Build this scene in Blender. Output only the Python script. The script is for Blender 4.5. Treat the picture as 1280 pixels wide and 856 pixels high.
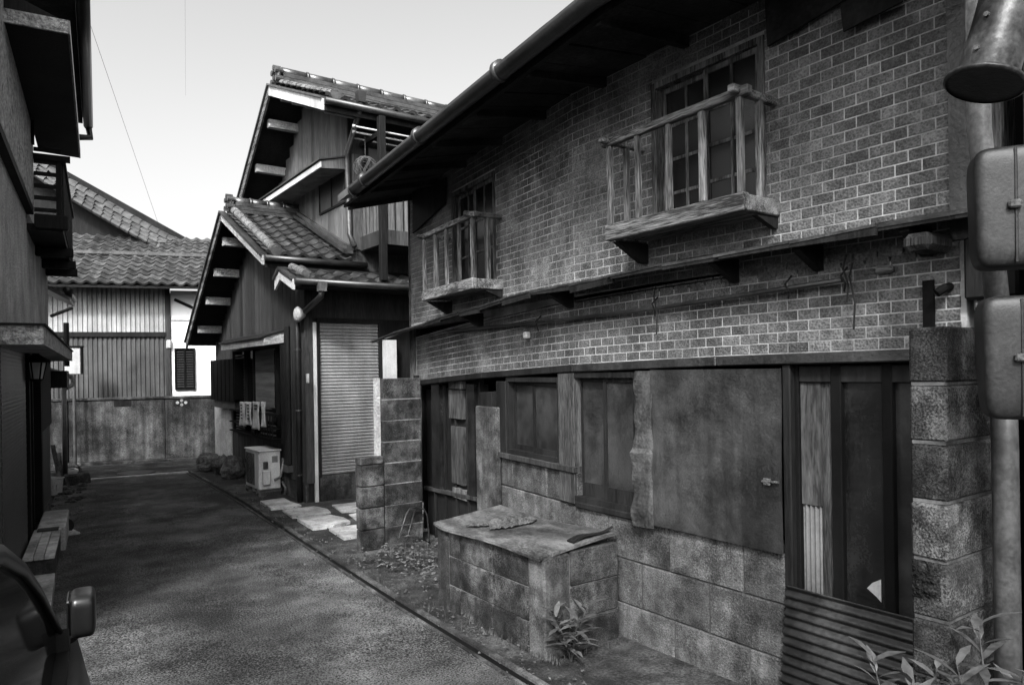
import bpy, bmesh, math, random
from mathutils import Vector, Matrix
from mathutils import noise as noise_
from math import sin, cos, pi, radians, atan, atan2, sqrt
random.seed(7)
R = random.uniform
for o in list(bpy.data.objects): bpy.data.objects.remove(o)
S = bpy.context.scene
# ------------------------------------------------------------------ camera
F, CX, CY, RHO, TH, CH = 900., 640., 462., radians(.9), atan(640/900), 1.7
cam = bpy.data.cameras.new('camera'); camo = bpy.data.objects.new('camera', cam)
S.collection.objects.link(camo)
cam.sensor_width = 36; cam.lens = 36*F/1280; cam.shift_y = 34/1280
cam.clip_start = .02; cam.clip_end = 2000
camo.matrix_world = (Matrix.Translation((0, 0, CH)) @ Matrix.Rotation(-TH, 4, 'Z') @
                     Matrix.Rotation(pi/2, 4, 'X') @ Matrix.Rotation(-RHO, 4, 'Z'))
S.camera = camo
S.render.resolution_x, S.render.resolution_y = 1024, 684
# ------------------------------------------------------------------ sky, sun, exposure
SUN_EL, SUN_AZ = 42., 227.        # azimuth: clockwise from +Y
w = bpy.data.worlds.new('World'); S.world = w; w.use_nodes = True
nt = w.node_tree; bg = nt.nodes['Background']
sky = nt.nodes.new('ShaderNodeTexSky'); sky.sky_type = 'NISHITA'; sky.sun_disc = False
sky.sun_elevation = radians(SUN_EL); sky.sun_rotation = radians(SUN_AZ)
sky.air_density = 1.0; sky.dust_density = 6.0; sky.ozone_density = 1.0
bw = nt.nodes.new('ShaderNodeRGBToBW')     # a black and white picture: neutral light
nt.links.new(sky.outputs[0], bw.inputs[0]); nt.links.new(bw.outputs[0], bg.inputs[0])
bg.inputs[1].default_value = .15
sd = bpy.data.lights.new('sun', 'SUN'); sd.energy = 2.2; sd.angle = radians(7); sd.color = (1, 1, 1)
so = bpy.data.objects.new('sun', sd); S.collection.objects.link(so)
az, el = radians(SUN_AZ), radians(SUN_EL)
so.rotation_euler = Vector((sin(az)*cos(el), cos(az)*cos(el), sin(el))).to_track_quat('Z', 'Y').to_euler()
so.location = (0, -5, 12)
vs = S.view_settings; vs.view_transform = 'Standard'; vs.look = 'None'; vs.exposure = 1.5; vs.gamma = 1
vs.use_curve_mapping = False

# ------------------------------------------------------------------ pixel -> place
cr, sr, ct, st = cos(RHO), sin(RHO), cos(TH), sin(TH)
def ray(px, py):
    dx, dy = px-CX, py-CY
    a, b = (dx*cr-dy*sr)/F, (dy*cr+dx*sr)/F
    return Vector((a*ct+st, -a*st+ct, -b))
CAM = Vector((0, 0, CH))
def hit(px, py, p, n):
    d = ray(px, py); n = Vector(n)
    return CAM + d*((Vector(p)-CAM).dot(n)/d.dot(n))
def onY(px, py, y): return hit(px, py, (0, y, 0), (0, 1, 0))
def onX(px, py, x): return hit(px, py, (x, 0, 0), (1, 0, 0))
def onZ(px, py, z=0): return hit(px, py, (0, 0, z), (0, 0, 1))
def at(px, py, depth): return CAM + ray(px, py)*depth

# ------------------------------------------------------------------ materials
MATS = {}
def mat(name, a, b=None, scale=2., fine=45., fmix=.45, rough=.85, bump=.35, bscale=None, bdist=.01,
        streak=0., rnd=0., metal=0., stretch=(1, 1, 1), spec=.2, stain=0., pit=0., spots=0., pitc=0., con=.11, sun_patch=0.):
    if b is None: b = a*.6
    if name.startswith('brick'): a, b = a*.75, b*.6
    elif not name.startswith(('stucco', 'white', 'flag', 'asphalt')): a, b = a*.58, b*.36
    m = bpy.data.materials.new(name); m.use_nodes = True; MATS[name] = m
    t = m.node_tree; N = t.nodes; L = t.links; bs = N['Principled BSDF']
    g = N.new('ShaderNodeNewGeometry')
    oi = N.new('ShaderNodeObjectInfo')
    mp = N.new('ShaderNodeVectorMath'); mp.operation = 'MULTIPLY'; mp.inputs[1].default_value = stretch
    L.new(g.outputs['Position'], mp.inputs[0])
    if rnd:
        sc = N.new('ShaderNodeVectorMath'); sc.operation = 'SCALE'; sc.inputs[0].default_value = (37, 53, 71)
        L.new(oi.outputs['Random'], sc.inputs['Scale'])
        ad = N.new('ShaderNodeVectorMath'); L.new(mp.outputs[0], ad.inputs[0]); L.new(sc.outputs[0], ad.inputs[1]); mp = ad
    def noise(s, det=4, src=None):
        n = N.new('ShaderNodeTexNoise'); n.inputs['Scale'].default_value = s; n.inputs['Detail'].default_value = det
        n.inputs['Roughness'].default_value = .62
        L.new((src or mp).outputs[0], n.inputs['Vector']); return n.outputs[0]
    def math_(op, x, y, clamp=False):
        n = N.new('ShaderNodeMath'); n.operation = op; n.use_clamp = clamp
        for i, q in enumerate((x, y)):
            if isinstance(q, (int, float)): n.inputs[i].default_value = q
            else: L.new(q, n.inputs[i])
        return n.outputs[0]
    def ramp(x, lo, hi, o0=0., o1=1.):
        n = N.new('ShaderNodeMapRange'); n.clamp = True
        L.new(x, n.inputs[0])
        for i, q in enumerate((lo, hi, o0, o1)): n.inputs[i+1].default_value = q
        return n.outputs[0]
    big, fin = noise(scale, 5), noise(fine, 3)
    f = math_('ADD', math_('MULTIPLY', big, 1-fmix), math_('MULTIPLY', fin, fmix))
    col = ramp(f, .5-con, .5+con, b, a)
    if sun_patch: col = math_('MULTIPLY', col, ramp(noise(.55, 7), .5, .68, 1., 1+sun_patch))  # lighter noise patches: dappled sunlight on the road put into its colour
    if streak:
        sv = N.new('ShaderNodeVectorMath'); sv.operation = 'MULTIPLY'; sv.inputs[1].default_value = (9, 9, .55)
        L.new(g.outputs['Position'], sv.inputs[0])
        col = math_('MULTIPLY', col, ramp(noise(1, 4, sv), .35, .62, 1-streak, 1.))
    if stain:
        col = math_('MULTIPLY', col, ramp(noise(scale*.45, 6), .42, .58, 1-stain, 1.))
        col = math_('MULTIPLY', col, ramp(noise(scale*2.6, 7), .40, .56, 1-stain*.8, 1.))
    if spots:
        v = N.new('ShaderNodeTexVoronoi'); v.inputs['Scale'].default_value = fine*.9; L.new(mp.outputs[0], v.inputs['Vector'])
        col = math_('ADD', col, ramp(v.outputs['Distance'], .0, .22, spots, 0.))
    if pitc:
        v2 = N.new('ShaderNodeTexVoronoi'); v2.inputs['Scale'].default_value = pit; L.new(mp.outputs[0], v2.inputs['Vector'])
        col = math_('MULTIPLY', col, ramp(v2.outputs['Distance'], .25, .62, 1-pitc, 1+pitc*.6))
    if rnd: col = math_('MULTIPLY', col, ramp(oi.outputs['Random'], 0, 1, 1-rnd, 1+rnd))
    cb = N.new('ShaderNodeCombineColor')
    for i in range(3): L.new(col, cb.inputs[i])
    L.new(cb.outputs[0], bs.inputs['Base Color'])
    bs.inputs['Roughness'].default_value = rough; bs.inputs['Metallic'].default_value = metal
    bs.inputs['Specular IOR Level'].default_value = spec
    if bump:
        h = noise(bscale or fine, 5)
        if pit:
            v = N.new('ShaderNodeTexVoronoi'); v.inputs['Scale'].default_value = pit; L.new(mp.outputs[0], v.inputs['Vector'])
            h = math_('ADD', math_('MULTIPLY', h, .5), v.outputs['Distance'])
        bn = N.new('ShaderNodeBump'); bn.inputs['Strength'].default_value = bump; bn.inputs['Distance'].default_value = bdist
        L.new(h, bn.inputs['Height']); L.new(bn.outputs[0], bs.inputs['Normal'])
    m.diffuse_color = (a, a, a, 1)
    return m
mat('asphalt', .13, .006, 1.4, 85, .66, .85, 1., 80, .035, stain=.45, spots=.09, con=.07, sun_patch=1.2)
mat('earth', .07, .03, 1.6, 40, .5, .95, .8, 40, .03, stain=.4)
mat('concrete', .22, .06, 3.2, 90, .5, .9, .6, 90, .01, streak=.5, stain=.65)
mat('apron', .15, .03, 2.6, 60, .5, .9, .8, 55, .025, stain=.65)
mat('flag', .42, .22, 3, 55, .45, .9, .5, 70, .01, stain=.4, rnd=.2)
mat('block', .24, .045, 5, 130, .55, .92, 1., 140, .012, streak=.5, rnd=.2, stain=.72, con=.08)
mat('block_pale', .29, .1, 4, 120, .45, .92, 1., 80, .016, streak=.5, rnd=.16, stain=.45, con=.09)
mat('mortar', .2, .1, 3, 60, .4, .95, .4, 90, .006, stain=.5)
mat('mortar_dark', .4, .2, 3, 60, .4, .95, .4, 90, .006, stain=.4)
mat('brick', .18, .07, 4., 150, .35, .55, .7, 120, .005, rnd=.18, pit=80, pitc=.3, stain=.3)
mat('brick_joint', .5, .3, 2.2, 80, .3, .9, .2, 90, .003, stain=.4)
mat('wood_dark', .022, .006, 3, 50, .4, .7, .5, 60, .006, stretch=(1, 1, .12), spec=.15)
mat('wood_grey', .36, .06, 5, 50, .5, .85, .9, 45, .012, stretch=(3, .22, 3), rnd=.25, stain=.35, con=.08)
mat('wood_grey_up', .3, .05, 5, 50, .5, .85, .9, 45, .012, stretch=(3, 3, .22), rnd=.3, stain=.35, con=.08)
mat('plywood', .13, .04, 4, 30, .6, .85, .4, 30, .005, stretch=(1, 1.6, .25), stain=.35)
mat('wood_mid', .11, .03, 5, 60, .5, .85, .8, 50, .01, stretch=(3, 3, .22), rnd=.25, stain=.3, con=.09)
mat('soffit', .08, .025, 2, 40, .4, .9, .4, 40, .01, stain=.6)
mat('sheet_metal', .085, .03, 3, 120, .4, .36, .4, 7, .03, streak=.5, stain=.4, spec=.5)
mat('metal_strip', .16, .05, 3, 60, .4, .5, .4, 14, .02, streak=.5, stain=.5)
mat('iron_corr', .075, .02, 4, 50, .4, .5, .4, 60, .006, stain=.5, spec=.5)
mat('gutter', .05, .02, 3, 60, .4, .38, .15, 40, .004, spec=.5, stain=.3)
mat('pipe_grey', .14, .08, 5, 60, .4, .45, .15, 60, .003, stain=.4, spec=.5)
mat('pipe_pale', .36, .2, 3, 60, .4, .45, .15, 60, .003, streak=.3, stain=.3, spec=.5)
mat('box_grey', .04, .02, 6, 90, .45, .5, .25, 110, .003, stain=.4, spec=.3)
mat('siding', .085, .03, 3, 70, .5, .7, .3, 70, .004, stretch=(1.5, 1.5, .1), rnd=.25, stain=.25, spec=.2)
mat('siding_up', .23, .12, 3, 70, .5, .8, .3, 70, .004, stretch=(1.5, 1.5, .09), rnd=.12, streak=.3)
mat('stucco', .6, .33, 2.4, 50, .5, .95, 1., 40, .05, streak=.15, stain=.2)
mat('stucco_rough', .62, .16, 9, 34, .6, .95, 1., 26, .09)
mat('stucco_pale', .5, .34, 2, 60, .4, .95, .6, 90, .01, streak=.2)
mat('white_paint', .55, .36, 2, 60, .4, .7, .2, 60, .004, streak=.3)
mat('white_wall', .85, .75, 1, 60, .4, .8, .1, 60, .002)
mat('tile', .10, .03, 5, 60, .35, .33, .3, 50, .004, rnd=.35, spec=.6)
mat('tile_far', .12, .03, 5, 60, .35, .5, .3, 50, .004, rnd=.45, spec=.45)
mat('tile_pale', .32, .12, 6, 60, .4, .3, .3, 50, .004, rnd=.2, spec=.6)
mat('shutter', .42, .32, 1.5, 60, .4, .5, .15, 60, .003, streak=.25, spec=.4)
mat('corr_pale', .7, .55, 1.2, 50, .3, .7, .15, 60, .003, streak=.35)
mat('corr_mid', .16, .1, 1.2, 50, .3, .6, .15, 60, .003, streak=.4)
mat('wall_stain', .26, .05, 1.6, 60, .45, .92, .5, 60, .01, streak=.65, stain=.6)
mat('glass_dusty', .04, .01, 3, 90, .4, .22, .12, 14, .004, streak=.4, spec=.5, stain=.3)
mat('glass_grey', .075, .03, 2.2, 90, .4, .28, .12, 10, .004, streak=.3, spec=.5, stain=.5)
mat('glass_dark', .015, .01, 2, 60, .4, .12, .03, 20, .002, spec=.6)
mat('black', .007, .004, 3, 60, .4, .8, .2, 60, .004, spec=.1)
mat('blind', .24, .13, 3, 90, .5, .9, .5, 120, .004, stretch=(.3, .3, 6))
mat('towel', .75, .55, 12, 120, .5, .95, .7, 160, .006, rnd=.12)
mat('print', .06, .03, 6, 60)
mat('plastic_white', .85, .8, 2, 60, .4, .5, .1, 60, .002, streak=.25, spec=.4)
mat('hanger_grey', .2, .12)
mat('rock', .2, .06, 6, 45, .5, .9, .9, 30, .03, stain=.5, rnd=.15)
mat('leaf', .13, .07, 8, 40, .4, .4, .3, 50, .004, rnd=.35, spec=.4)
mat('leaf_dry', .2, .03, 30, 80, .5, .9, .4, 60, .004)
mat('grass', .1, .045, 9, 40)
mat('tin', .16, .05, 7, 60, .4, .4, .25, 30, .006, metal=.4, stain=.6)
mat('rust', .13, .05, 12, 60, .6, .7, .6, 60, .01)
mat('lid', .28, .07, 3.4, 80, .4, .75, .6, 80, .008, stain=.65, stretch=(1, .5, 1))
mat('rag', .14, .06, 8, 90, .5, .95, .6, 120, .006)
mat('tile_small', .07, .04, 2, 60, .4, .5, .3, 60, .003, spec=.5)
mat('wire_black', .02)
mat('car_paint', .012, .009, 1, 60, .3, .3, 0, spec=.45)
mat('rubber', .012, .008, 3, 60, .4, .6, .1)
mat('chrome', .6, .5, 3, 60, .4, .08, 0, metal=1)
def glass_mat(name, base, alpha, rough):
    m = bpy.data.materials.new(name); m.use_nodes = True; MATS[name] = m
    b = m.node_tree.nodes['Principled BSDF']
    b.inputs['Base Color'].default_value = (base, base, base, 1); b.inputs['Roughness'].default_value = rough
    b.inputs['Alpha'].default_value = alpha; b.inputs['IOR'].default_value = 1.07 if alpha > .85 else 1.45; b.inputs['Specular IOR Level'].default_value = .7
glass_mat('car_glass', .006, .95, .05)
glass_mat('lamp_glass', .35, .8, .15)
def brick_mat():
    m = MATS['brick']; t = m.node_tree
    return m

# ------------------------------------------------------------------ mesh helpers
col = S.collection
def link(name, me, m, parent=None, mw=None):
    o = bpy.data.objects.new(name, me); col.objects.link(o)
    if m is not None and not me.materials: me.materials.append(MATS[m])
    if mw is not None: o.matrix_basis = mw
    if parent is not None:
        o.parent = parent
        inv = Matrix.Identity(4); p = parent
        o.matrix_parent_inverse = WORLD[parent.name].inverted()
    WORLD[o.name] = mw.copy() if mw is not None else Matrix.Identity(4)
    return o
WORLD = {}
class MB:
    def __init__(s): s.v = []; s.f = []
    def add(s, vs_, fs):
        k = len(s.v); s.v += [tuple(p) for p in vs_]; s.f += [tuple(i+k for i in q) for q in fs]; return s
    def hexa(s, c):       # 8 corners: bottom ring 0-3, top ring 4-7
        return s.add(c, [(0, 3, 2, 1), (4, 5, 6, 7), (0, 1, 5, 4), (1, 2, 6, 5), (2, 3, 7, 6), (3, 0, 4, 7)])
    def box(s, M, a0, a1, b0, b1, c0, c1):
        return s.hexa([M(a0, b0, c0), M(a1, b0, c0), M(a1, b1, c0), M(a0, b1, c0),
                       M(a0, b0, c1), M(a1, b0, c1), M(a1, b1, c1), M(a0, b1, c1)])
    def cbox(s, M, a0, a1, b0, b1, c0, c1, e=.008, jit=0.):   # chamfered box
        A = (a0, a1); B = (b0, b1); C = (c0, c1); ids = {}; vs_ = []
        e = min(e, abs(a1-a0)*.4, abs(b1-b0)*.4, abs(c1-c0)*.4)
        for i in (0, 1):
            for j in (0, 1):
                for k in (0, 1):
                    sa, sb, sc = (1 if i == 0 else -1)*(1 if a1 > a0 else -1), (1 if j == 0 else -1)*(1 if b1 > b0 else -1), (1 if k == 0 else -1)*(1 if c1 > c0 else -1)
                    q = [R(-jit, jit) for _ in range(3)] if jit else (0, 0, 0)
                    for ax in range(3):
                        p = [A[i]+q[0], B[j]+q[1], C[k]+q[2]]
                        if ax != 0: p[0] += sa*e
                        if ax != 1: p[1] += sb*e
                        if ax != 2: p[2] += sc*e
                        ids[i, j, k, ax] = len(vs_); vs_.append(M(*p))
        f = []
        for i in (0, 1): f.append([ids[i, j, k, 0] for j, k in ((0, 0), (1, 0), (1, 1), (0, 1))])
        for j in (0, 1): f.append([ids[i, j, k, 1] for i, k in ((0, 0), (1, 0), (1, 1), (0, 1))])
        for k in (0, 1): f.append([ids[i, j, k, 2] for i, j in ((0, 0), (1, 0), (1, 1), (0, 1))])
        for i in (0, 1):
            for j in (0, 1): f.append([ids[i, j, 0, 0], ids[i, j, 1, 0], ids[i, j, 1, 1], ids[i, j, 0, 1]])
            for k in (0, 1): f.append([ids[i, 0, k, 0], ids[i, 1, k, 0], ids[i, 1, k, 2], ids[i, 0, k, 2]])
        for j in (0, 1):
            for k in (0, 1): f.append([ids[0, j, k, 1], ids[1, j, k, 1], ids[1, j, k, 2], ids[0, j, k, 2]])
        for i in (0, 1):
            for j in (0, 1):
                for k in (0, 1): f.append([ids[i, j, k, 0], ids[i, j, k, 1], ids[i, j, k, 2]])
        return s.add(vs_, f)
    def tube(s, pts, r, n=10, cap=True):
        pts = [Vector(p) for p in pts]; rr = r if isinstance(r, (list, tuple)) else [r]*len(pts)
        k0 = len(s.v); up = None
        for i, p in enumerate(pts):
            d = ((pts[i+1] if i+1 < len(pts) else p) - (pts[i-1] if i else p)).normalized()
            if up is None: up = d.orthogonal().normalized()
            up = (up - d*up.dot(d)).normalized(); b = d.cross(up)
            for j in range(n):
                a = 2*pi*j/n; s.v.append(tuple(p + (up*cos(a)+b*sin(a))*rr[i]))
        for i in range(len(pts)-1):
            for j in range(n):
                s.f.append((k0+i*n+j, k0+i*n+(j+1) % n, k0+(i+1)*n+(j+1) % n, k0+(i+1)*n+j))
        if cap:
            s.f.append(tuple(k0+j for j in range(n-1, -1, -1))); e = k0+(len(pts)-1)*n
            s.f.append(tuple(e+j for j in range(n)))
        return s
    def grid(s, fn, nu, nv):
        k = len(s.v)
        for i in range(nu+1):
            for j in range(nv+1): s.v.append(tuple(fn(i/nu, j/nv)))
        for i in range(nu):
            for j in range(nv):
                a = k+i*(nv+1)+j; s.f.append((a, a+nv+1, a+nv+2, a+1))
        return s
    def prism(s, poly, M, b0, b1):    # poly in (a,c), extruded along b
        n = len(poly); k = len(s.v)
        s.v += [tuple(M(a, b0, c)) for a, c in poly] + [tuple(M(a, b1, c)) for a, c in poly]
        s.f.append(tuple(k+i for i in range(n))); s.f.append(tuple(k+n+i for i in reversed(range(n))))
        for i in range(n): s.f.append((k+i, k+n+i, k+n+(i+1) % n, k+(i+1) % n))
        return s
    def mesh(s, name, m=None, smooth=False):
        me = bpy.data.meshes.new(name); me.from_pydata(s.v, [], s.f); me.validate()
        b = bmesh.new(); b.from_mesh(me); bmesh.ops.recalc_face_normals(b, faces=b.faces); b.to_mesh(me); b.free()
        if smooth:
            me.polygons.foreach_set('use_smooth', [True]*len(me.polygons))
        if m: me.materials.append(MATS[m])
        return me
    def build(s, name, m, parent=None, smooth=False, mw=None):
        return link(name, s.mesh(name, None, smooth), m, parent, mw)
def thing(name, label, cat, loc, group=None):
    o = bpy.data.objects.new(name, None); col.objects.link(o); o.location = loc
    o.empty_display_size = .1
    WORLD[o.name] = Matrix.Translation(loc)
    return tag(o, label, cat, group)
def tag(o, label, cat, group=None):
    o['label'] = label; o['category'] = cat
    if group: o['group'] = group
    return o
def struct(o): o['kind'] = 'structure'; return o
def stuff(o): o['kind'] = 'stuff'; return o
def ident(a, b, c): return Vector((a, b, c))
def frame(p, yaw):     # local a=right, b=forward, c=up turned by yaw
    c_, s_ = cos(yaw), sin(yaw); p = Vector(p)
    return lambda a, b, c: p + Vector((a*c_-b*s_, a*s_+b*c_, c))
def smooth_angle(o, deg=40):
    pass

# ==================================================================== GROUND
mb = MB(); mb.add([(-200, -200, -.03), (200, -200, -.03), (200, 200, -.03), (-200, 200, -.03)], [(0, 1, 2, 3)])
struct(mb.build('ground', 'earth'))
def drain_x(y):
    pts = [(-6, 2.1), (3.2, 2.28), (4.7, 2.32), (6.5, 2.40), (9.86, 2.56), (13.4, 2.62)]
    for (y0, x0), (y1, x1) in zip(pts, pts[1:]):
        if y <= y1: return x0+(x1-x0)*(y-y0)/(y1-y0)
    return pts[-1][1]
def left_x(y): return .338+(y-6.738)*.098 if y < 13.9 else 1.04+(y-13.9)*.1
NY = 90
def roadf(u, v):
    y = -6+u*19.6; x0 = left_x(y)-.25 if y > 4 else -3.0; x1 = drain_x(y)-.035
    x = x0+(x1-x0)*v
    return (x, y, .012+.012*sin(v*pi)+.004*sin(x*3.1+y*1.7))
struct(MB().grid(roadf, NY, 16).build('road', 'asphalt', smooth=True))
# cross street behind
struct(MB().add([(-30, 13.6, .006), (40, 13.6, .006), (40, 19, .006), (-30, 19, .006)], [(0, 1, 2, 3)]).build('cross_street', 'apron'))
# verge between drain and houses
struct(MB().grid(lambda u, v: (drain_x(-6+u*19.6)+.05+v*(6-drain_x(-6+u*19.6)), -6+u*19.6, -.002+.03*v*(1 if v < .3 else .3)+.006*sin(u*60+v*9)), 70, 14).build('verge', 'apron', smooth=True))
kb = MB()
for side, wd, kt in ((-.034, .02, .026), (.03, .04, .036)):
    for i in range(40):
        y0 = -6+i*.49; y1 = y0+.486
        kb.hexa([(drain_x(y0)+side, y0, -.03), (drain_x(y0)+side+wd, y0, -.03), (drain_x(y1)+side+wd, y1, -.03), (drain_x(y1)+side, y1, -.03),
                 (drain_x(y0)+side, y0, kt), (drain_x(y0)+side+wd, y0, kt), (drain_x(y1)+side+wd, y1, kt), (drain_x(y1)+side, y1, kt)])
struct(kb.build('drain_kerb', 'concrete'))
struct(MB().grid(lambda u, v: (drain_x(-6+u*19.6)-.016+v*.047, -6+u*19.6, .02), 40, 1).build('drain_gap_shade', 'black'))  # flat black strip; shade of the drain gap is put into its colour
struct(MB().hexa([(.9, 13.5, -.02), (2.62, 13.32, -.02), (2.62, 13.42, -.02), (.9, 13.6, -.02), (.9, 13.5, .038), (2.62, 13.32, .038), (2.62, 13.42, .038), (.9, 13.6, .038)]).build('street_edge', 'flag'))
mh = MB(); c0 = onZ(170, 591.5)
mh.tube([(c0.x, c0.y, .0), (c0.x, c0.y, .02)], .3, 24)
tag(mh.build('manhole_cover', 'iron_corr'), 'dark round manhole cover in the cross street', 'manhole')
# paving slabs before the shuttered wall
fl = thing('paving', 'broken pale paving slabs in front of the roller shutter', 'paving', (3.2, 8.3, 0))
for (x0, y0, x1, y1) in ((2.75, 8.3, 3.25, 8.85), (3.3, 8.2, 3.9, 8.8), (2.72, 7.6, 3.2, 8.22), (3.25, 7.5, 3.95, 8.12), (2.78, 6.9, 3.3, 7.5), (3.36, 6.75, 4.0, 7.42), (4.0, 7.6, 4.7, 8.7), (2.72, 9.0, 3.1, 9.7)):
    z = R(.022, .034)
    poly = [(x0+R(0, .06), y0+R(0, .06)), ((x0+x1)/2, y0+R(-.03, .05)), (x1-R(0, .06), y0+R(0, .06)), (x1-R(-.02, .05), (y0+y1)/2), (x1-R(0, .1), y1-R(0, .1)), (x0+R(0, .12), y1-R(0, .05))]
    MB().prism(poly, lambda a, b, c: (a, c, b), -.01, z).build('slab', 'flag', fl)

# ==================================================================== RIGHT HOUSE (brick-pattern siding)
XA, YB, SL = 3.2, 3.75, .119
uB = Vector((SL, 1, 0)).normalized(); nB = Vector((-uB.y, uB.x, 0))
def FM(s, v, z):          # s along the facade (bend at 0, near part negative), v out to the street
    if s <= 0: return Vector((XA-v, YB+s, z))
    return Vector((XA, YB, 0)) + uB*s + nB*v + Vector((0, 0, z))
def fp(px, py, v=0):
    p = hit(px, py, (XA-v, 0, 0), (1, 0, 0))
    if p.y <= YB: return p.y-YB, p.z
    q = Vector((XA, YB, 0))+nB*v
    p = hit(px, py, q, nB); return (p-q).dot(uB), p.z
def fs(px, py=430, v=0): return fp(px, py, v)[0]
house = thing('row_house', 'old two-storey house with brick-pattern walls, boarded ground floor and wooden window rails', 'house', (3.6, 3.9, 0))
S0, S1 = -2.42, 3.12            # near and far end
ZT = 3.58
def sag(s): return -.0056*max(0, s+2.4)**2     # the ground-floor band drops towards its far end
def LZ(s, v, z): return FM(s, v, z+sag(s))
def split_holes(u0, u1, z0, z1, holes, cuts=()):
    us = sorted(set([u0, u1]+[h[0] for h in holes]+[h[1] for h in holes]+list(cuts)))
    zs = sorted(set([z0, z1]+[h[2] for h in holes]+[h[3] for h in holes]))
    us = [u for u in us if u0-1e-6 <= u <= u1+1e-6]; zs = [z for z in zs if z0-1e-6 <= z <= z1+1e-6]
    for a, b in zip(us, us[1:]):
        for c, d in zip(zs, zs[1:]):
            m_, n_ = (a+b)/2, (c+d)/2
            if not any(h[0] < m_ < h[1] and h[2] < n_ < h[3] for h in holes): yield a, b, c, d
# --- window openings of the upper floor
wa0, wa1 = fs(957, 150), fs(816, 180)              # near window
zwa0, zwa1 = 2.46, fp(880, 78)[1]
wb0, wb1 = fs(620, 280), fs(566, 290)              # far window
zwb0, zwb1 = fp(600, 362)[1], fp(592, 228)[1]
UZ0 = 2.2
holesU = [(wa0, wa1, zwa0, zwa1), (wb0, wb1, zwb0, zwb1)]
mbw = MB()
for a, b, c, d in split_holes(S0, S1, UZ0-.05, ZT+.05, holesU, (0,)): mbw.box(FM, a, b, -.1, 0, c, d)
wallU = mbw.build('upper_wall', 'brick_joint', house)
LZ0 = 1.765
mbw = MB()
for a, b in ((S0-.02, -1.2), (-1.2, -.6), (-.6, 0), (0, .6), (.6, 1.2), (1.2, 1.8), (1.8, 2.4), (2.4, S1-.12)): mbw.box(LZ, a, b, -.1, 0, LZ0-.03, 2.22)
wallL = mbw.build('lower_wall', 'brick_joint', house)
# --- bricks
BW, BH, GAP = .1135, .0525, .0058
bricks = []
def lay(z0, z1, s0, s1, holes, M, w, tone=None):
    r = 0; z = z0
    while z < z1-.01:
        s = s0 - (BW/2 if r % 2 else 0)
        while s < s1:
            a, b = max(s+GAP/2, s0), min(s+BW-GAP/2, s1); c, d = z+GAP/2, min(z+BH-GAP/2, z1)
            for h in holes:
                if c < h[3] and d > h[2]:
                    if h[0] <= a and b <= h[1]: a = b
                    elif a < h[0] < b and h[0]-a > b-h[1]: b = min(b, h[0])
                    elif a < h[1] < b: a = max(a, h[1])
            if a < 0 < b:
                bricks.append((a, -.001, c, d, M, w)); bricks.append((.001, b, c, d, M, w))
            elif b-a > .012: bricks.append((a, b, c, d, M, w))
            s += BW
        z += BH; r += 1
lay(UZ0, ZT, S0+.03, S1, holesU, FM, wallU)
lay(LZ0, 2.2, S0, S1-.14, [], LZ, wallL)
bricks = [b for b in bricks if b[1]-b[0] > .012]
bricks.sort(key=lambda q: (abs(q[1]-q[0] - (BW-GAP)) > .004, q[0]))
solo = [b for b in bricks if abs(b[1]-b[0]-(BW-GAP)) < .004][:300]
sset = set(id(b) for b in solo)
bm1 = MB().cbox(ident, -(BW-GAP)/2, (BW-GAP)/2, -.004, .0022, -(BH-GAP)/2, (BH-GAP)/2, .0015).mesh('brick', 'brick')
for a, b, c, d, M, w_ in solo:
    p = M((a+b)/2, 0, (c+d)/2)
    tl = Matrix.Rotation(R(-.006, .006), 4, 'Y') @ Matrix.Rotation(R(-.004, .004), 4, 'Z')
    bas = Matrix(((0, -1, 0, p.x), (1, 0, 0, p.y), (0, 0, 1, p.z), (0, 0, 0, 1)))   # a -> +Y, b -> -X
    if (a+b)/2 > 0: bas = Matrix(((uB.x, nB.x, 0, p.x), (uB.y, nB.y, 0, p.y), (0, 0, 1, p.z), (0, 0, 0, 1)))
    link('brick', bm1, None, w_, bas @ tl)
rest = {wallU.name: MB(), wallL.name: MB()}
for q in bricks:
    if id(q) in sset: continue
    a, b, c, d, M, w_ = q; o_ = R(.0015, .0026)
    rest[w_.name].cbox(M, a, b, -.004, o_, c, d, .0015)
stuff(rest[wallU.name].build('bricks', 'brick', wallU)); stuff(rest[wallL.name].build('bricks', 'brick', wallL))
# --- house body behind the facade
hb = MB()
hb.hexa([FM(S0, -.1, 0), (7.5, YB+S0, 0), (7.5, 7.0, 0), FM(S1, -.6, 0), FM(S0, -.1, 3.6), (7.5, YB+S0, 3.6), (7.5, 7.0, 3.6), FM(S1, -.6, 3.6)])
mbk = MB(); mbk.box(FM, S0, 0, -.9, -.85, 0, 3.6); mbk.box(FM, 0, S1, -.9, -.85, 0, 3.6)
mbk.box(lambda a, b, c: Vector((a, b, c)), XA+.1, 7.5, YB+S0-.0, YB+S0+.05, 0, 3.6)
e1 = FM(S1, 0, 0)
mbk.hexa([FM(S1-.05, -.1, 0), FM(S1, -.1, 0), (7.5, 7.2, 0), (7.5, 7.15, 0), FM(S1-.05, -.1, 3.6), FM(S1, -.1, 3.6), (7.5, 7.2, 3.6), (7.5, 7.15, 3.6)])
mbk.build('inner_wall', 'black', house)
mb = MB(); mb.box(FM, S1-.001, S1+.03, -.12, .012, .3, 3.6); mb.build('corner_board', 'wood_grey_up', house)
mb = MB(); mb.box(FM, S0-.05, S0+.03, -.02, .02, 2.2, 3.6); mb.build('corner_trim', 'sheet_metal', house)
mb = MB(); mb.cbox(FM, S0-.17, S0-.055, -.1, .03, 1.9, 3.62, .01); mb.build('corner_post', 'wood_grey_up', house)
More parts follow.
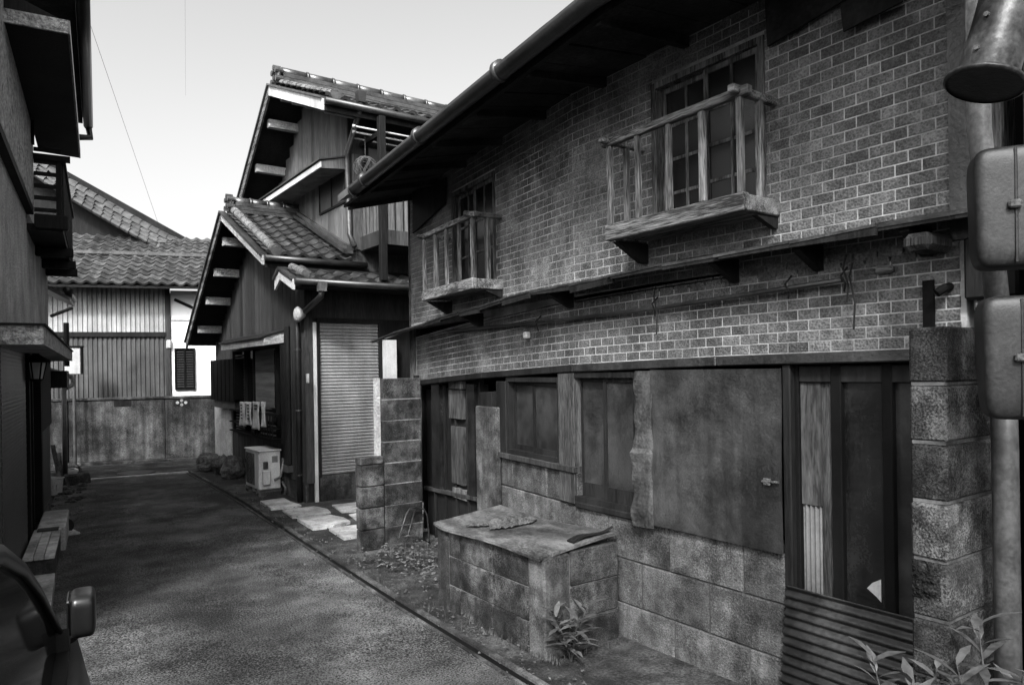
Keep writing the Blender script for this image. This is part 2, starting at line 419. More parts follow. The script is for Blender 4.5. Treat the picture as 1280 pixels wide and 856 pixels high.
mb = MB(); mb.cbox(FM, S0-.22, S0-.03, -.12, .05, 1.95, 2.2, .01); mb.build('corner_bracket', 'wood_dark', house)
# --- hanging board at the far end, loose boards under the soffit
def panel(name, m, pts, v0, v1, parent, M=FM):
    mb = MB(); n = len(pts); mb.v = [tuple(M(s, v0, z)) for s, z in pts]+[tuple(M(s, v1, z)) for s, z in pts]
    mb.f = [tuple(range(n)), tuple(range(2*n-1, n-1, -1))]+[(i, n+i, n+(i+1) % n, (i+1) % n) for i in range(n)]
    return mb.build(name, m, parent)
panel('loose_board', 'wood_dark', [fp(516, 292, .03), fp(516, 240, .03), fp(557, 222, .03), fp(556, 255, .03)], .02, .035, house)
panel('loose_board', 'soffit', [fp(958, 58, .05), fp(955, 0, .05), fp(1062, -5, .05)], .03, .045, house)
panel('loose_board', 'soffit', [fp(1054, 40, .06), fp(1050, 5, .06), fp(1130, -25, .06), fp(1128, 2, .06)], .05, .062, house)
# --- eave: soffit boards, fascia, gutter
def gut(s): # gutter line
    p0 = Vector((2.42, YB+S0-1.0, 3.50)); p1 = Vector((2.42, 2.67, 3.50)); p2 = Vector((2.72, 6.32, 3.375))
    return p0.lerp(p1, s*2.) if s < .5 else p1.lerp(p2, (s-.5)*2)
soff = MB()
NS = 26
for i in range(NS):
    t0, t1 = i/NS, (i+1)/NS-.0012
    def wall_pt(t):
        s = S0-.7+(S1+.75-S0)*t; p = FM(s, -.05, ZT); return p
    def eave_pt(t):
        y = wall_pt(t).y
        return Vector((2.50 if y < 2.67 else 2.5+(y-2.67)*.082, y, 3.50 if y < 2.67 else 3.50-(y-2.67)*.034))
    dz = R(-.006, .006)
    a, b, c, d = wall_pt(t0), wall_pt(t1), eave_pt(t1), eave_pt(t0)
    q = MB().hexa([a+Vector((0, 0, dz)), b+Vector((0, 0, dz)), c+Vector((0, 0, dz)), d+Vector((0, 0, dz)), a+Vector((0, 0, .03+dz)), b+Vector((0, 0, .03+dz)), c+Vector((0, 0, .03+dz)), d+Vector((0, 0, .03+dz))])
    q.build('soffit_board', 'soffit', house)
rf = MB()
def wp(t): return FM(S0-.7+(S1+.75-S0)*t, -.05, ZT)
for i in range(10):
    t0, t1 = i/10, (i+1)/10
    def ep(t):
        y = wp(t).y
        return Vector((2.44 if y < 2.67 else 2.44+(y-2.67)*.082, y, 3.55 if y < 2.67 else 3.55-(y-2.67)*.034))
    a, b, c, d = ep(t0), ep(t1), Vector((6.2, wp(t1).y, 5.0)), Vector((6.2, wp(t0).y, 5.0))
    rf.hexa([a, b, c, d]+[p+Vector((0, 0, .07)) for p in (a, b, c, d)])
roof = rf.build('roof', 'tile', house)
fas = MB()
for y0, y1 in ((.6, 2.67), (2.67, 6.35)):
    def fx(y): return 2.49 if y <= 2.67 else 2.49+(y-2.67)*.082
    def fz(y): return 3.475 if y <= 2.67 else 3.475-(y-2.67)*.034
    fas.hexa([(fx(y0), y0, fz(y0)), (fx(y1), y1, fz(y1)), (fx(y1)+.03, y1, fz(y1)), (fx(y0)+.03, y0, fz(y0)),
              (fx(y0), y0, fz(y0)+.11), (fx(y1), y1, fz(y1)+.11), (fx(y1)+.03, y1, fz(y1)+.11), (fx(y0)+.03, y0, fz(y0)+.11)])
fas.build('fascia', 'wood_dark', house)
gt = MB(); GP = [gut(i/24) for i in range(25)]
prof = [(cos(a), sin(a)) for a in [pi+pi*k/10 for k in range(11)]]
k0 = 0
for p in GP:
    for cx_, sz_ in prof: gt.v.append((p.x+cx_*.06, p.y, p.z+.045+sz_*.065))
for i in range(24):
    for j in range(10): gt.f.append((i*11+j, i*11+j+1, (i+1)*11+j+1, (i+1)*11+j))
go = gt.build('gutter', 'gutter', house, smooth=True)
sm = go.modifiers.new('thick', 'SOLIDIFY'); sm.thickness = .004
for i, p in enumerate(GP):
    if i in (0, 6, 11, 15, 19, 23):
        c_ = MB()
        c_.tube([(p.x, p.y-.02, p.z+.04), (p.x, p.y+.02, p.z+.04)], .067, 20); c_.build('gutter_joint', 'gutter', go, smooth=True)
endc = MB().tube([(2.725, 6.31, 3.40), (2.727, 6.335, 3.40)], .068, 18); endc.build('gutter_end', 'gutter', go)
# rafters below the soffit
for i in range(9):
    s = S0+.05+i*(S1-S0+.1)/8.3
    a = FM(s, -.02, ZT-.02); y = a.y; ex = 2.52 if y < 2.67 else 2.52+(y-2.67)*.082; ez = 3.46 if y < 2.67 else 3.46-(y-2.67)*.034
    MB().hexa([a+Vector((0, -.02, -.05)), a+Vector((0, .02, -.05)), Vector((ex, y+.02, ez)), Vector((ex, y-.02, ez)),
               a+Vector((0, -.02, .02)), a+Vector((0, .02, .02)), Vector((ex, y+.02, ez+.05)), Vector((ex, y-.02, ez+.05))]).build('rafter', 'soffit', house)
# --- windows
def window(s0, s1, z0, z1, M, nm, rec, sashes, rows, glass, fr=.035, parent=house, wm='wood_dark', bot=0.):
    """frame part with sashes and panes"""
    f = MB()
    f.box(M, s0, s0+fr, -rec-.02, .012, z0, z1); f.box(M, s1-fr, s1, -rec-.02, .012, z0, z1)
    f.box(M, s0+fr, s1-fr, -rec-.02, .014, z1-fr, z1); f.box(M, s0+fr, s1-fr, -rec-.02, .018, z0, z0+fr)
    fo = f.build('window', wm, parent)
    n = sashes; wd = (s1-s0-2*fr)/n
    for i in range(n):
        a, b = s0+fr+i*wd-(.015 if i else 0), s0+fr+(i+1)*wd+(.015 if i < n-1 else 0)
        v1 = -.012-.03*(i % 2); t = .03
        q = MB()
        q.box(M, a, a+t, v1-.026, v1, z0+fr, z1-fr); q.box(M, b-t, b, v1-.026, v1, z0+fr, z1-fr)
        q.box(M, a+t, b-t, v1-.025, v1-.001, z1-fr-t, z1-fr); q.box(M, a+t, b-t, v1-.025, v1-.001, z0+fr, z0+fr+t+bot)
        cols, rws = rows
        for k in range(1, cols):
            x = a+t+(b-a-2*t)*k/cols; q.box(M, x-.009, x+.009, v1-.022, v1-.004, z0+fr+t+bot, z1-fr-t)
        zz0, zz1 = z0+fr+t+bot, z1-fr-t
        for k in range(1, rws):
            x = zz0+(zz1-zz0)*k/rws; q.box(M, a+t, b-t, v1-.021, v1-.005, x-.009, x+.009)
        q.build('sash', wm, fo)
        g = MB(); g.box(M, a+t*.7, b-t*.7, v1-.016, v1-.011, z0+fr+t*.7, z1-fr-t*.7); g.build('pane', glass, fo)
    return fo
window(wa0, wa1, zwa0, zwa1, FM, 'near', .06, 2, (2, 4), 'glass_dusty', wm='wood_grey_up')
window(wb0, wb1, zwb0, zwb1, FM, 'far', .06, 2, (2, 3), 'glass_dusty', wm='wood_grey_up')
# --- wooden window rails
def window_rail(s0, s1, zb, zt, v, nfront, label_):
    r = MB(); r.cbox(FM, s0-.03, s1+.03, v-.035, v+.012, zb-.045, zb+.045, .006)
    rr = r.build('rail_box', 'wood_grey', house)
    for s in (s0, s1):
        MB().cbox(FM, s-.022, s+.022, -.01, v-.037, zb-.04, zb+.04, .005).build('bottom_arm', 'wood_grey', rr)
    MB().box(FM, s0+.03, s1-.03, .0, v-.04, zb-.03, zb-.012).build('floor_board', 'wood_grey', rr)
    MB().prism([(.0, zb-.045), (.0, zb-.16), (.05, zb-.16), (v*.9, zb-.05)], lambda a, b, c: FM(b, a, c), s1-.03, s1+.01).build('bracket', 'wood_dark', rr)
    MB().prism([(.0, zb-.045), (.0, zb-.10), (.03, zb-.10), (v*.6, zb-.05)], lambda a, b, c: FM(b, a, c), s0-.01, s0+.02).build('bracket', 'wood_dark', rr)
    MB().cbox(FM, s0-.06, s1+.05, v-.03, v+.012, zt-.022, zt+.02, .005).build('top_rail', 'wood_grey', rr)
    for s in (s0, s1):
        MB().cbox(FM, s-.02, s+.02, -.01, v+.06, zt-.012, zt+.026 if s == s0 else zt+.014, .005).build('top_arm', 'wood_grey', rr)
    n = nfront
    for i in range(n):
        s = s0+.0+(s1-s0)*i/(n-1)
        wd = R(.015, .019)
        MB().cbox(FM, s-wd, s+wd, v-.024, v+.004, zb+.045, zt-.022, .004, .002).build('baluster', 'wood_grey_up', rr)
    for t in (.45,):
        MB().cbox(FM, s0-.016, s0+.016, v*t-.016, v*t+.016, zb+.04, zt-.012, .004).build('baluster', 'wood_grey_up', rr)
    MB().cbox(FM, s1-.016, s1+.016, v*.5-.016, v*.5+.016, zb+.04, zt-.012, .004).build('baluster', 'wood_grey_up', rr)
    return rr
VR = .29
bs0 = fs(925, 250, VR); bs1 = fs(762, 290, VR)
window_rail(bs0, bs1, (fp(925, 254, VR)[1]+fp(762, 290, VR)[1])/2, fp(900, 124, VR)[1], VR, 5, '')
cs0 = fs(590, 350, .27); cs1 = fs(530, 370, .27)
window_rail(cs0, cs1, (fp(590, 352, .27)[1]+fp(530, 372, .27)[1])/2, (fp(582, 270, .27)[1]+fp(532, 296, .27)[1])/2, .27, 5, '')
# --- pent canopy between the floors
cn = []
for i in range(17):
    t = i/16; s = S0-.18+(S1+.62-(S0-.18))*t
    zz = 2.27+sag(s)*1.05 + .005*sin(i*1.9)
    cn.append((s, zz))
canopy = None
for i in range(16):
    (sa, za), (sb, zb_) = cn[i], cn[i+1]
    q = MB(); v1 = .25+R(-.018, .018); ov = .03; eb = R(.018, .05)
    q.hexa([FM(sa, -.02, za+.05), FM(sb+ov, -.02, zb_+.05), FM(sb+ov, v1, zb_-.012), FM(sa, v1, za-.008),
            FM(sa, -.02, za+.058), FM(sb+ov, -.02, zb_+.062), FM(sb+ov, v1, zb_+.002), FM(sa, v1, za+.004)])
    if canopy is None:
        canopy = q.build('canopy', 'sheet_metal', house)
    else: q.build('canopy_sheet', 'sheet_metal', canopy)
    MB().hexa([FM(sa, v1-.02, za-eb), FM(sb, v1-.02, zb_-eb*R(.6, 1.2)), FM(sb, v1-.004, zb_-eb*R(.6, 1.2)), FM(sa, v1-.004, za-eb),
               FM(sa, v1-.02, za-.006), FM(sb, v1-.02, zb_-.006), FM(sb, v1-.004, zb_-.006), FM(sa, v1-.004, za-.006)]).build('edge_board', 'wood_dark', canopy)
for s in (fs(1145, 290, .1), fs(1010, 320, .1), fs(700, 375, .1), fs(590, 395, .1), fs(905, 330, .1)):
    z = 2.27+sag(s)*1.05
    MB().prism([(.0, z+.0), (.0, z-.12), (.025, z-.12), (.2, z-.035), (.2, z+.0)], lambda a, b, c: FM(b, a, c), s-.02, s+.02).build('bracket', 'wood_dark', canopy)
q = MB().cbox(FM, fs(1150, 290, .2)-.05, fs(1150, 290, .2)+.06, .02, .23, 2.15, 2.22, .02); q.build('rafter_stub', 'wood_mid', canopy)
# --- iron pipe under the canopy, ties, insulator
pts = [(fs(a, b, .05), fp(a, b, .05)[1]) for a, b in ((560, 414), (640, 406), (700, 400), (830, 384), (960, 364), (1052, 350))]
pp = MB().tube([FM(s, .05, z) for s, z in pts], .013, 10).build('pipe', 'iron_corr', house, smooth=True)
for a, b in ((672, 405), (818, 384), (985, 360), (1055, 350)):
    s, z = fp(a, b, .06)
    MB().tube([FM(s, .03, z+.06), FM(s+.01, .07, z+.02), FM(s-.012, .07, z-.02), FM(s+.006, .05, z-.05)], .005, 6).build('tie_wire', 'wire_black', pp)
for a, b, c in ((820, 370, 418), (1058, 335, 378), (1066, 345, 412)):
    s, z = fp(a, b, .08); s2, z2 = fp(a, c, .08)
    MB().tube([FM(s, .08, z+.06), FM(s+.015, .082, z), FM(s-.01, .084, (z+z2)/2), FM(s, .08, z2)], .0045, 6).build('hanging_wire', 'wire_black', pp)
s, z = fp(658, 419, .03); MB().cbox(FM, s-.025, s+.025, 0.005, .05, z-.025, z+.025, .008).build('insulator', 'plastic_white', house)
s, z = fp(1180, 357, .05); MB().tube([FM(s, -.02, z), FM(s, .05, z-.01), FM(s+.02, .07, z-.03)], .018, 10).build('pipe_stub', 'black', house)
s, z = fp(1105, 337, .02); MB().cbox(FM, s-.04, s+.04, .0, .03, z-.018, z+.018, .01).build('knot_block', 'wood_grey', house)
s, z = fp(1160, 380, .02); MB().box(FM, s-.022, s+.022, .007, .02, z-.16, z+.10).build('black_strap', 'black', house)
# --- lintel
for a, b in ((S0-.03, -1.2), (-1.2, 0), (0, 1.4), (1.4, 2.3), (2.3, S1-.05)):
    MB().cbox(LZ, a, b-.004, -.1, .03, LZ0-.055, LZ0-.002, .006).build('lintel', 'wood_dark' if a > -1.1 else 'sheet_metal', house)
# ---- ground-floor: stone base wall
base = MB()
d0 = fs(981, 690)            # end of base wall / door frame
w1 = fs(715, 500); w0 = fs(800, 600); pn0 = fs(983, 600); pn1 = fs(820, 600)
wA0, wA1 = fs(703, 500), fs(634, 500)
slab_s = fs(625, 600)
ZS1 = .775                   # sill level of the large window
ZS2 = fp(668, 574)[1]
base.box(FM, d0, 0, -.12, -.008, -.05, ZS1-.01); base.box(FM, 0, slab_s+.02, -.12, -.008, -.05, ZS2-.03)
bo = base.build('base_wall', 'mortar', house)
def lay_blocks(s0, s1, z0, z1, off):
    s = s0-off
    while s < s1:
        a, b = max(s+.004, s0), min(s+.516, s1)
        if b-a > .05:
            if a < 0 < b:
                MB().cbox(FM, a, -.004, -.05, R(.001, .004), z0+.004, z1-.004, .006).build('block', 'block_pale', bo)
                MB().cbox(FM, .004, b, -.05, R(.001, .004), z0+.004, z1-.004, .006).build('block', 'block_pale', bo)
            else:
                MB().cbox(FM, a, b, -.05, R(.001, .004), z0+.004, z1-.004, .006, .001).build('block', 'block_pale', bo)
        s += .52
se = slab_s+.015
lay_blocks(d0, se, -.05, .215, .30); lay_blocks(d0, se, .215, .495, .04); lay_blocks(d0, se, .495, ZS1-.012, .27)
lay_blocks(.0, se, ZS1-.012, ZS2-.03, .12)
# timber frame of the ground floor
def post(s0, s1, z0, z1, v0=-.08, v1=.012, m='wood_dark', nm='post', M=FM):
    return MB().cbox(M, s0, s1, v0, v1, z0, z1, .006).build(nm, m, house)
post(d0-.05, d0-.005, -.03, LZ0-.06)
post(fs(716, 500), fs(708, 500), ZS1-.02, LZ0-.058+sag(0), m='wood_dark')
post(-.005+.012, fs(700, 500), ZS1+.0, LZ0-.058+sag(.1), v1=.02, m='wood_mid')
post(fs(634, 500), slab_s+.02, ZS2-.02, LZ0-.1+sag(.8), v1=.016, m='wood_dark')
MB().cbox(FM, d0-.002, .0, -.1, .03, ZS1-.015, ZS1+.025, .006).build('sill', 'wood_dark', house)
MB().cbox(FM, .0, slab_s, -.1, .035, ZS2-.035, ZS2+.01, .006).build('sill', 'wood_mid', house)
window(w0, w1, ZS1+.025, LZ0-.058+sag(w1), FM, 'large', .06, 2, (1, 1), 'glass_grey', bot=.06)
window(wA0+.02, wA1, ZS2+.01, LZ0-.06+sag(wA1), FM, 'small', .06, 2, (1, 1), 'glass_grey', bot=.01)
MB().box(FM, fs(779, 560, -.02), fs(774, 560, -.02), -.05, -.03, ZS1+.1, LZ0-.13).build('curtain_strip', 'wood_grey_up', house)
# crumpled metal strip
def crumple(u, v):
    s = pn1-.012+(w0+.004-pn1+.012)*u; z = ZS1-.035+(LZ0-.085-ZS1+.035)*v
    s += .006*sin(v*17)*(u-.3); return FM(s, .034+.010*sin(v*31+u*5)*u+.008*sin(v*11+2*u)+(.03*u if v < .5 else 0), z)
o_ = MB().grid(crumple, 6, 34).build('metal_strip', 'metal_strip', house); o_.modifiers.new('t', 'SOLIDIFY').thickness = .003
# big sheet-metal board over the window
def dent(u, v):
    s = pn0+(pn1-pn0)*u; z = ZS1-.015+(LZ0-.08-ZS1+.015)*v
    return FM(s, .032+.004*sin(u*3.1+.6)*sin(v*4.2)+.003*sin(u*7+v*6)+.0015*sin(u*15-v*9), z)
mp_ = MB().grid(dent, 48, 48).build('metal_board', 'sheet_metal', house); mp_.modifiers.new('t', 'SOLIDIFY').thickness = .004
s, z = fp(965, 603, .05)
MB().tube([FM(s+.06, .05, z), FM(s-.04, .055, z+.006)], .006, 8).build('bolt', 'rust', mp_)
MB().cbox(FM, s+.01, s+.05, .04, .056, z-.018, z+.018, .004).build('latch', 'rust', mp_)
# upright concrete slab, door recess at the far end
slab = tag(MB().cbox(FM, fs(624, 600, .03), fs(598, 600, .03), .005, .05, -.02, fp(610, 508, .03)[1], .01).build('concrete_slab', 'concrete'), 'tall narrow concrete slab standing upright against the house by the small window', 'slab')
# recessed far door: frame, door leaf with panels
ds0, ds1 = fs(598, 560, -.05), S1-.14
post(fs(618, 480, -.03), fs(602, 480, -.03), .9, LZ0-.17, v0=-.1, v1=.0, m='wood_dark', M=LZ)
dd = MB().box(LZ, ds0, ds1, -.16, -.10, 0, LZ0-.1).build('far_door', 'wood_dark', house)
for k in range(5):
    a = ds0+(ds1-ds0)*k/5
    MB().cbox(LZ, a+.006, a+.03, -.1, -.07, .0, LZ0-.08, .004).build('stile', 'wood_dark', dd)
def dpan(x0, y0, x1, y1, m, nm):
    a, z0_ = fp(x1, y1, -.08); b, z1_ = fp(x0, y0, -.08)
    return MB().box(FM, a, b, -.098, -.06, z0_, z1_).build(nm, m, dd)
dpan(563, 487, 580, 524, 'plywood', 'panel'); dpan(566, 532, 582, 607, 'plywood', 'panel')
dpan(563, 473, 580, 486, 'wood_grey_up', 'panel'); dpan(568, 608, 585, 626, 'wood_grey_up', 'panel')
dpan(541, 478, 553, 612, 'glass_dusty', 'pane'); dpan(586, 480, 597, 622, 'glass_dusty', 'pane')
MB().cbox(LZ, ds0, ds1, -.1, -.055, .62, .66, .004).build('rail', 'wood_mid', dd)
# ---- near door
door = MB()
dr0, dr1 = S0+.01, d0-.05
door.box(FM, dr0, dr1, -.10, -.085, -.03, LZ0-.06)
door = door.build('near_door', 'wood_dark', house)
for a, b in ((dr1-.022, dr1), (fs(1053, 600, -.03), fs(1040, 600, -.03)), (fs(1117, 600, -.03), fs(1104, 600, -.03)), (dr0, dr0+.02)):
    MB().cbox(FM, a, b, -.085, -.025, -.03, LZ0-.06, .004).build('stile', 'black', door)
MB().cbox(FM, dr0+.02, dr1-.022, -.085, -.03, LZ0-.15, LZ0-.07, .004).build('head_rail', 'wood_dark', door)
def np(x0, x1, z0, z1, m, nm, v=-.06):
    return MB().box(FM, fs(x1, 600, -.05), fs(x0, 600, -.05), -.084, v, z0, z1).build(nm, m, door)
np(1054, 1104, .3, LZ0-.15, 'glass_dusty', 'pane')
np(1117, 1140, .3, LZ0-.15, 'glass_grey', 'pane')
np(1026, 1041, .3, LZ0-.15, 'wood_mid', 'panel', -.055)
zt_, zb_ = fp(1010, 476, -.05)[1], fp(1010, 630, -.05)[1]
np(995, 1028, zb_, zt_, 'plywood', 'plywood_patch', -.045)
cw = MB()
cs_a, cs_b = fs(1027, 650, -.05), fs(998, 650, -.05)
cw.grid(lambda u, v: FM(cs_a+(cs_b-cs_a)*u, -.058+.008*sin(u*5*2*pi), .3+(zb_-.3)*v), 40, 2); cw.build('corrugated_strip', 'corr_mid', door, smooth=True).modifiers.new('t', 'SOLIDIFY').thickness = .002
s, z = fp(1095, 738, -.05)
panel('torn_paper', 'stucco_pale', [(s+.045, z), (s+.02, z+.03), (s-.02, z+.055), (s-.02, z-.05), (s+.0, z-.03)], -.059, -.056, door)
# corrugated iron leaning across the foot of the door
ci0, ci1 = S0-.02, d0-.03
zci = (fp(985, 732, .05)[1]+fp(1135, 771, .05)[1])/2
cm = MB().grid(lambda u, v: FM(ci0+(ci1-ci0)*v, .035+.075*(1-u)+.009*sin(u*zci/.043*2*pi), -.03+u*(zci+.03)), 220, 3)
co = cm.build('corrugated_iron_sheet', 'iron_corr', smooth=True); co.modifiers.new('t', 'SOLIDIFY').thickness = .002
tag(co, 'dark corrugated iron sheet leaning across the foot of the near door', 'iron sheet')

# ==================================================================== CONCRETE BLOCK POST (near)
pst = thing('block_post', 'slim post of single weathered concrete blocks beside the corrugated iron sheet', 'post', (2.76, 1.18, 0))
z = -.02; first = True; tops = []
zz = 1.826
k = 0
while zz > 0:
    z0_ = max(zz-.196, -.02)
    b = MB().cbox(ident, 2.565+R(-.003, .003), 2.965+R(-.003, .003), 1.118, 1.238, z0_+.003, zz-.003, .009, .002)
    b.build('block', 'block', pst)
    if z0_ > 0: MB().box(ident, 2.572, 2.958, 1.124, 1.232, z0_-.006, z0_+.006).build('mortar_joint', 'mortar', pst)
    zz -= .2
# rough lump knocked out of the post
lp_ = MB()
for i in range(1):
    c_ = onX(1157, 725, 2.56)
    def lump(u, v, c_=c_):
        a, b = u*2-1, v*2-1
        d = max(abs(a), abs(b)); h = (1-d**3)*.014+.012*noise_.noise(Vector((u*5, v*6, 1)))+.007*noise_.noise(Vector((u*13, v*15, 4)))
        if (a-.15)**2+(b-.75)**2 < .05: h = -.0
        return (2.566-max(h, -.001), c_.y+a*.047, c_.z+b*.065)
    lp_.grid(lump, 30, 40)
lp_.build('mortar_lump', 'block', pst)
# ==================================================================== RIGHT EDGE: neighbour, pipes, boxes, duct
nb = thing('neighbour_shed', 'dark corrugated shed wall behind the grey cable boxes', 'shed', (3.4, .6, 0))
MB().grid(lambda u, v: (2.98+2.4*u, 1.02+.012*sin(u*2.4/.07*2*pi), 3.8*v), 280, 1).build('wall', 'iron_corr', nb, smooth=True).modifiers.new('t', 'SOLIDIFY').thickness = .003
MB().grid(lambda u, v: (2.97+.02*sin(v*9*2*pi), 1.0-2.4*u, .0+.75*v), 1, 100).build('wall', 'iron_corr', nb, smooth=True)
MB().box(ident, 3.0, 5.4, -1.4, 1.0, 3.8, 3.86).build('roof', 'iron_corr', nb)
dp = 2.25
def vpipe(x, y, ytop, ybot, rpx, m, label):
    a = at(x, ytop, dp); return a
a = at(1224, 160, 2.45); b = at(1256, 560, 2.45)
up = thing('vertical_pipe', 'pale vertical conduit pipe running behind the two grey cable boxes', 'pipe', (b.x, b.y, 0))
MB().tube([(a.x-.004, a.y, 3.6), (a.x, a.y, a.z), (b.x-.01, b.y, 1.75)], .036, 18).build('upper_pipe', 'pipe_pale', up, smooth=True)
MB().tube([(b.x-.01, b.y, 1.75), (b.x, b.y, b.z), (b.x, b.y, -.03)], .040, 18).build('lower_pipe', 'pipe_grey', up, smooth=True)
MB().tube([(b.x-.009, b.y, 1.71), (b.x-.01, b.y, 1.79)], .047, 18).build('pipe_joint', 'pipe_grey', up, smooth=True)
def rounded_box(M, hx, hy, hz, p=5., nu=28, nv=16, taper=0.):
    mb = MB()
    def sp(c_, e): return (abs(c_)**(2/e))*(1 if c_ >= 0 else -1)
    def f(u, v):
        a = 2*pi*u; b = pi*(v-.5)
        x = sp(cos(b), p)*sp(cos(a), p); y = sp(cos(b), p)*sp(sin(a), p); z_ = sp(sin(b), p)
        k = 1+taper*z_
        return M(x*hx*k, y*hy*k, z_*hz)
    mb.grid(f, nu, nv); return mb
def cable_box(px, py, w_, h_, taper, label):
    c_ = at(px, py, 2.12)
    t = thing('cable_box', label, 'cable box', c_-Vector((0, 0, h_)))
    yaw = radians(-58)
    M = frame(c_, yaw)
    rounded_box(M, w_, .075, h_, 7, 64, 30, taper).build('case', 'box_grey', t, smooth=True)
    # seam with clasp
    mb = MB(); pts = [M(.0, -.075*1.0-.001, h_*.93), M(.0, -.078, h_*.6), M(.0, -.078, -h_*.6), M(.0, -.076, -h_*.93)]
    mb.tube(pts, .004, 6); mb.build('seam', 'box_grey', t)
    MB().cbox(M, -.022, .012, -.095, -.072, -.012, .012, .005).build('clasp', 'rust', t)
    # bracket that ties it to the pipe
    q = Vector((b.x, b.y, 0))
    MB().tube([c_, Vector((b.x-.01, b.y, c_.z))], .02, 8).build('bracket', 'pipe_grey', t)
cable_box(1262, 262, .098, .175, .04, 'upper grey rounded cable box with a clasped seam, below the round duct')
cable_box(1270, 447, .092, .18, .06, 'lower grey rounded cable box with a clasped seam, level with the block post top')
# duct with round mouth
m0 = at(1230, 108, 2.05); ax = Vector((.30, -.16, 1)).normalized()
du = thing('exhaust_duct', 'tilted round metal exhaust duct with a wide flared mouth', 'duct', m0)
prof_r = [(-.0, .098), (.004, .105), (.012, .105), (.02, .085), (.03, .078), (.16, .076), (.3, .078), (.42, .078)]
MB().tube([m0+ax*h for h, r in prof_r], [r for h, r in prof_r], 32, cap=False).build('barrel', 'tin', du, smooth=True)
MB().tube([m0+ax*.006, m0+ax*.009], [.1, .1], 28).build('mouth_cover', 'iron_corr', du)
MB().tube([m0+ax*.4, m0+ax*.5+Vector((.1, .1, .02)), Vector((3.02, 1.0, m0.z+.62))], .07, 16).build('arm', 'tin', du, smooth=True)
for h in (.1, .2, .3):
    MB().tube([m0+ax*h+Vector((-.077, .01, 0)), m0+ax*h+Vector((-.09, .01, 0))], .007, 8).build('rivet', 'rust', du)

# ==================================================================== CONCRETE BIN
bx0, bx1, by0, by1, bh = 2.575, 3.17, 3.33, 4.58, .60
bn = thing('concrete_bin', 'low bin built of concrete blocks against the house wall, under a warped lid', 'bin', ((bx0+bx1)/2, (by0+by1)/2, 0))
t = .1
core = MB(); core.box(ident, bx0+.012, bx0+t, by0+.012, by1-.012, -.02, bh-.02); core.box(ident, bx0+t+.002, bx1, by0+.012, by0+t, -.02, bh-.02)
core.box(ident, bx0+t+.002, bx1, by1-t, by1-.012, -.02, bh-.02); core.build('mortar_core', 'mortar_dark', bn)
ch = .205
for r in range(3):
    z0_, z1_ = -.02+r*ch, -.02+(r+1)*ch-.006
    ycuts = [by0+.16, by0+.16+.40, by0+.16+.80, by1-.14] if r % 2 == 0 else [by0+.16, by0+.16+.39, by0+.16+.79, by1-.14]
    for y0, y1 in zip(ycuts, ycuts[1:]):
        MB().cbox(ident, bx0+R(.0, .004), bx0+.06, y0+.004, y1-.004, z0_, z1_, .007, .0015).build('block', 'block', bn)
    for x0, x1 in ((bx0+.2, bx1),) if r % 2 else ((bx0+.2, bx1),):
        MB().cbox(ident, x0+.004, x1, by0+R(0, .004), by0+.07, z0_, z1_+(.0 if r < 2 else .012), .008, .002).build('block', 'block', bn)
MB().cbox(ident, bx0-.006, bx0+.195, by0-.006, by0+.155, -.02, bh-.004, .012).build('corner_pillar', 'concrete', bn)
MB().cbox(ident, bx0-.006, bx0+.12, by1-.135, by1+.006, -.02, bh-.03, .012).build('corner_pillar', 'concrete', bn)
def lidz(x, y):
    u = (x-bx0)/(bx1-bx0); v = (y-by0)/(by1-by0)
    return bh+.006+.035*u+.012*sin(v*5+u*2)+.015*(1-v)*u+.02*max(0, v-.8)
def lidf(u, v):
    x = bx0-.045+(bx1-bx0+.03)*u; y = by0+.0+(by1-by0+.04)*v
    if u < .12 and v > .88: x += .03*(v-.88)/.12
    return (x, y, lidz(x, y))
lid = MB().grid(lidf, 36, 60).build('bin_lid', 'lid'); lid.modifiers.new('t', 'SOLIDIFY').thickness = .018
tag(lid, 'warped grey board lid lying on the concrete bin', 'lid')
# second thin sheet that curls up at the house side near end
def curl(u, v):
    x = bx0+.25+(bx1-bx0-.27)*u; y = by0+.03+.06*v
    return (x, y, lidz(x, y)+.012+.03*u*(1-v)+.012*sin(u*6))
lb = MB().grid(curl, 12, 4).build('edge_batten', 'wood_dark', lid); lb.modifiers.new('t', 'SOLIDIFY').thickness = .014
rg = MB()
rc = onZ(634, 652, .64)
def rag(u, v):
    a, b = u*2-1, v*2-1
    k_ = 1+.3*sin(3*atan2(b, a)+1); x = rc.x+a*.17*k_; y = rc.y+b*.10*k_-a*.06
    return (x, y, lidz(x, y)+.012+.075*abs(noise_.noise(Vector((a*2.2, b*2.6, 3))))*(1-a*a)*(1-b*b)+.03*abs(noise_.noise(Vector((a*5, b*5, 8)))))
o_ = rg.grid(rag, 40, 30).build('rag', 'rag', smooth=True); o_.modifiers.new('t', 'SOLIDIFY').thickness = .006
tag(o_, 'crumpled pale rag lying on the bin lid', 'rag')

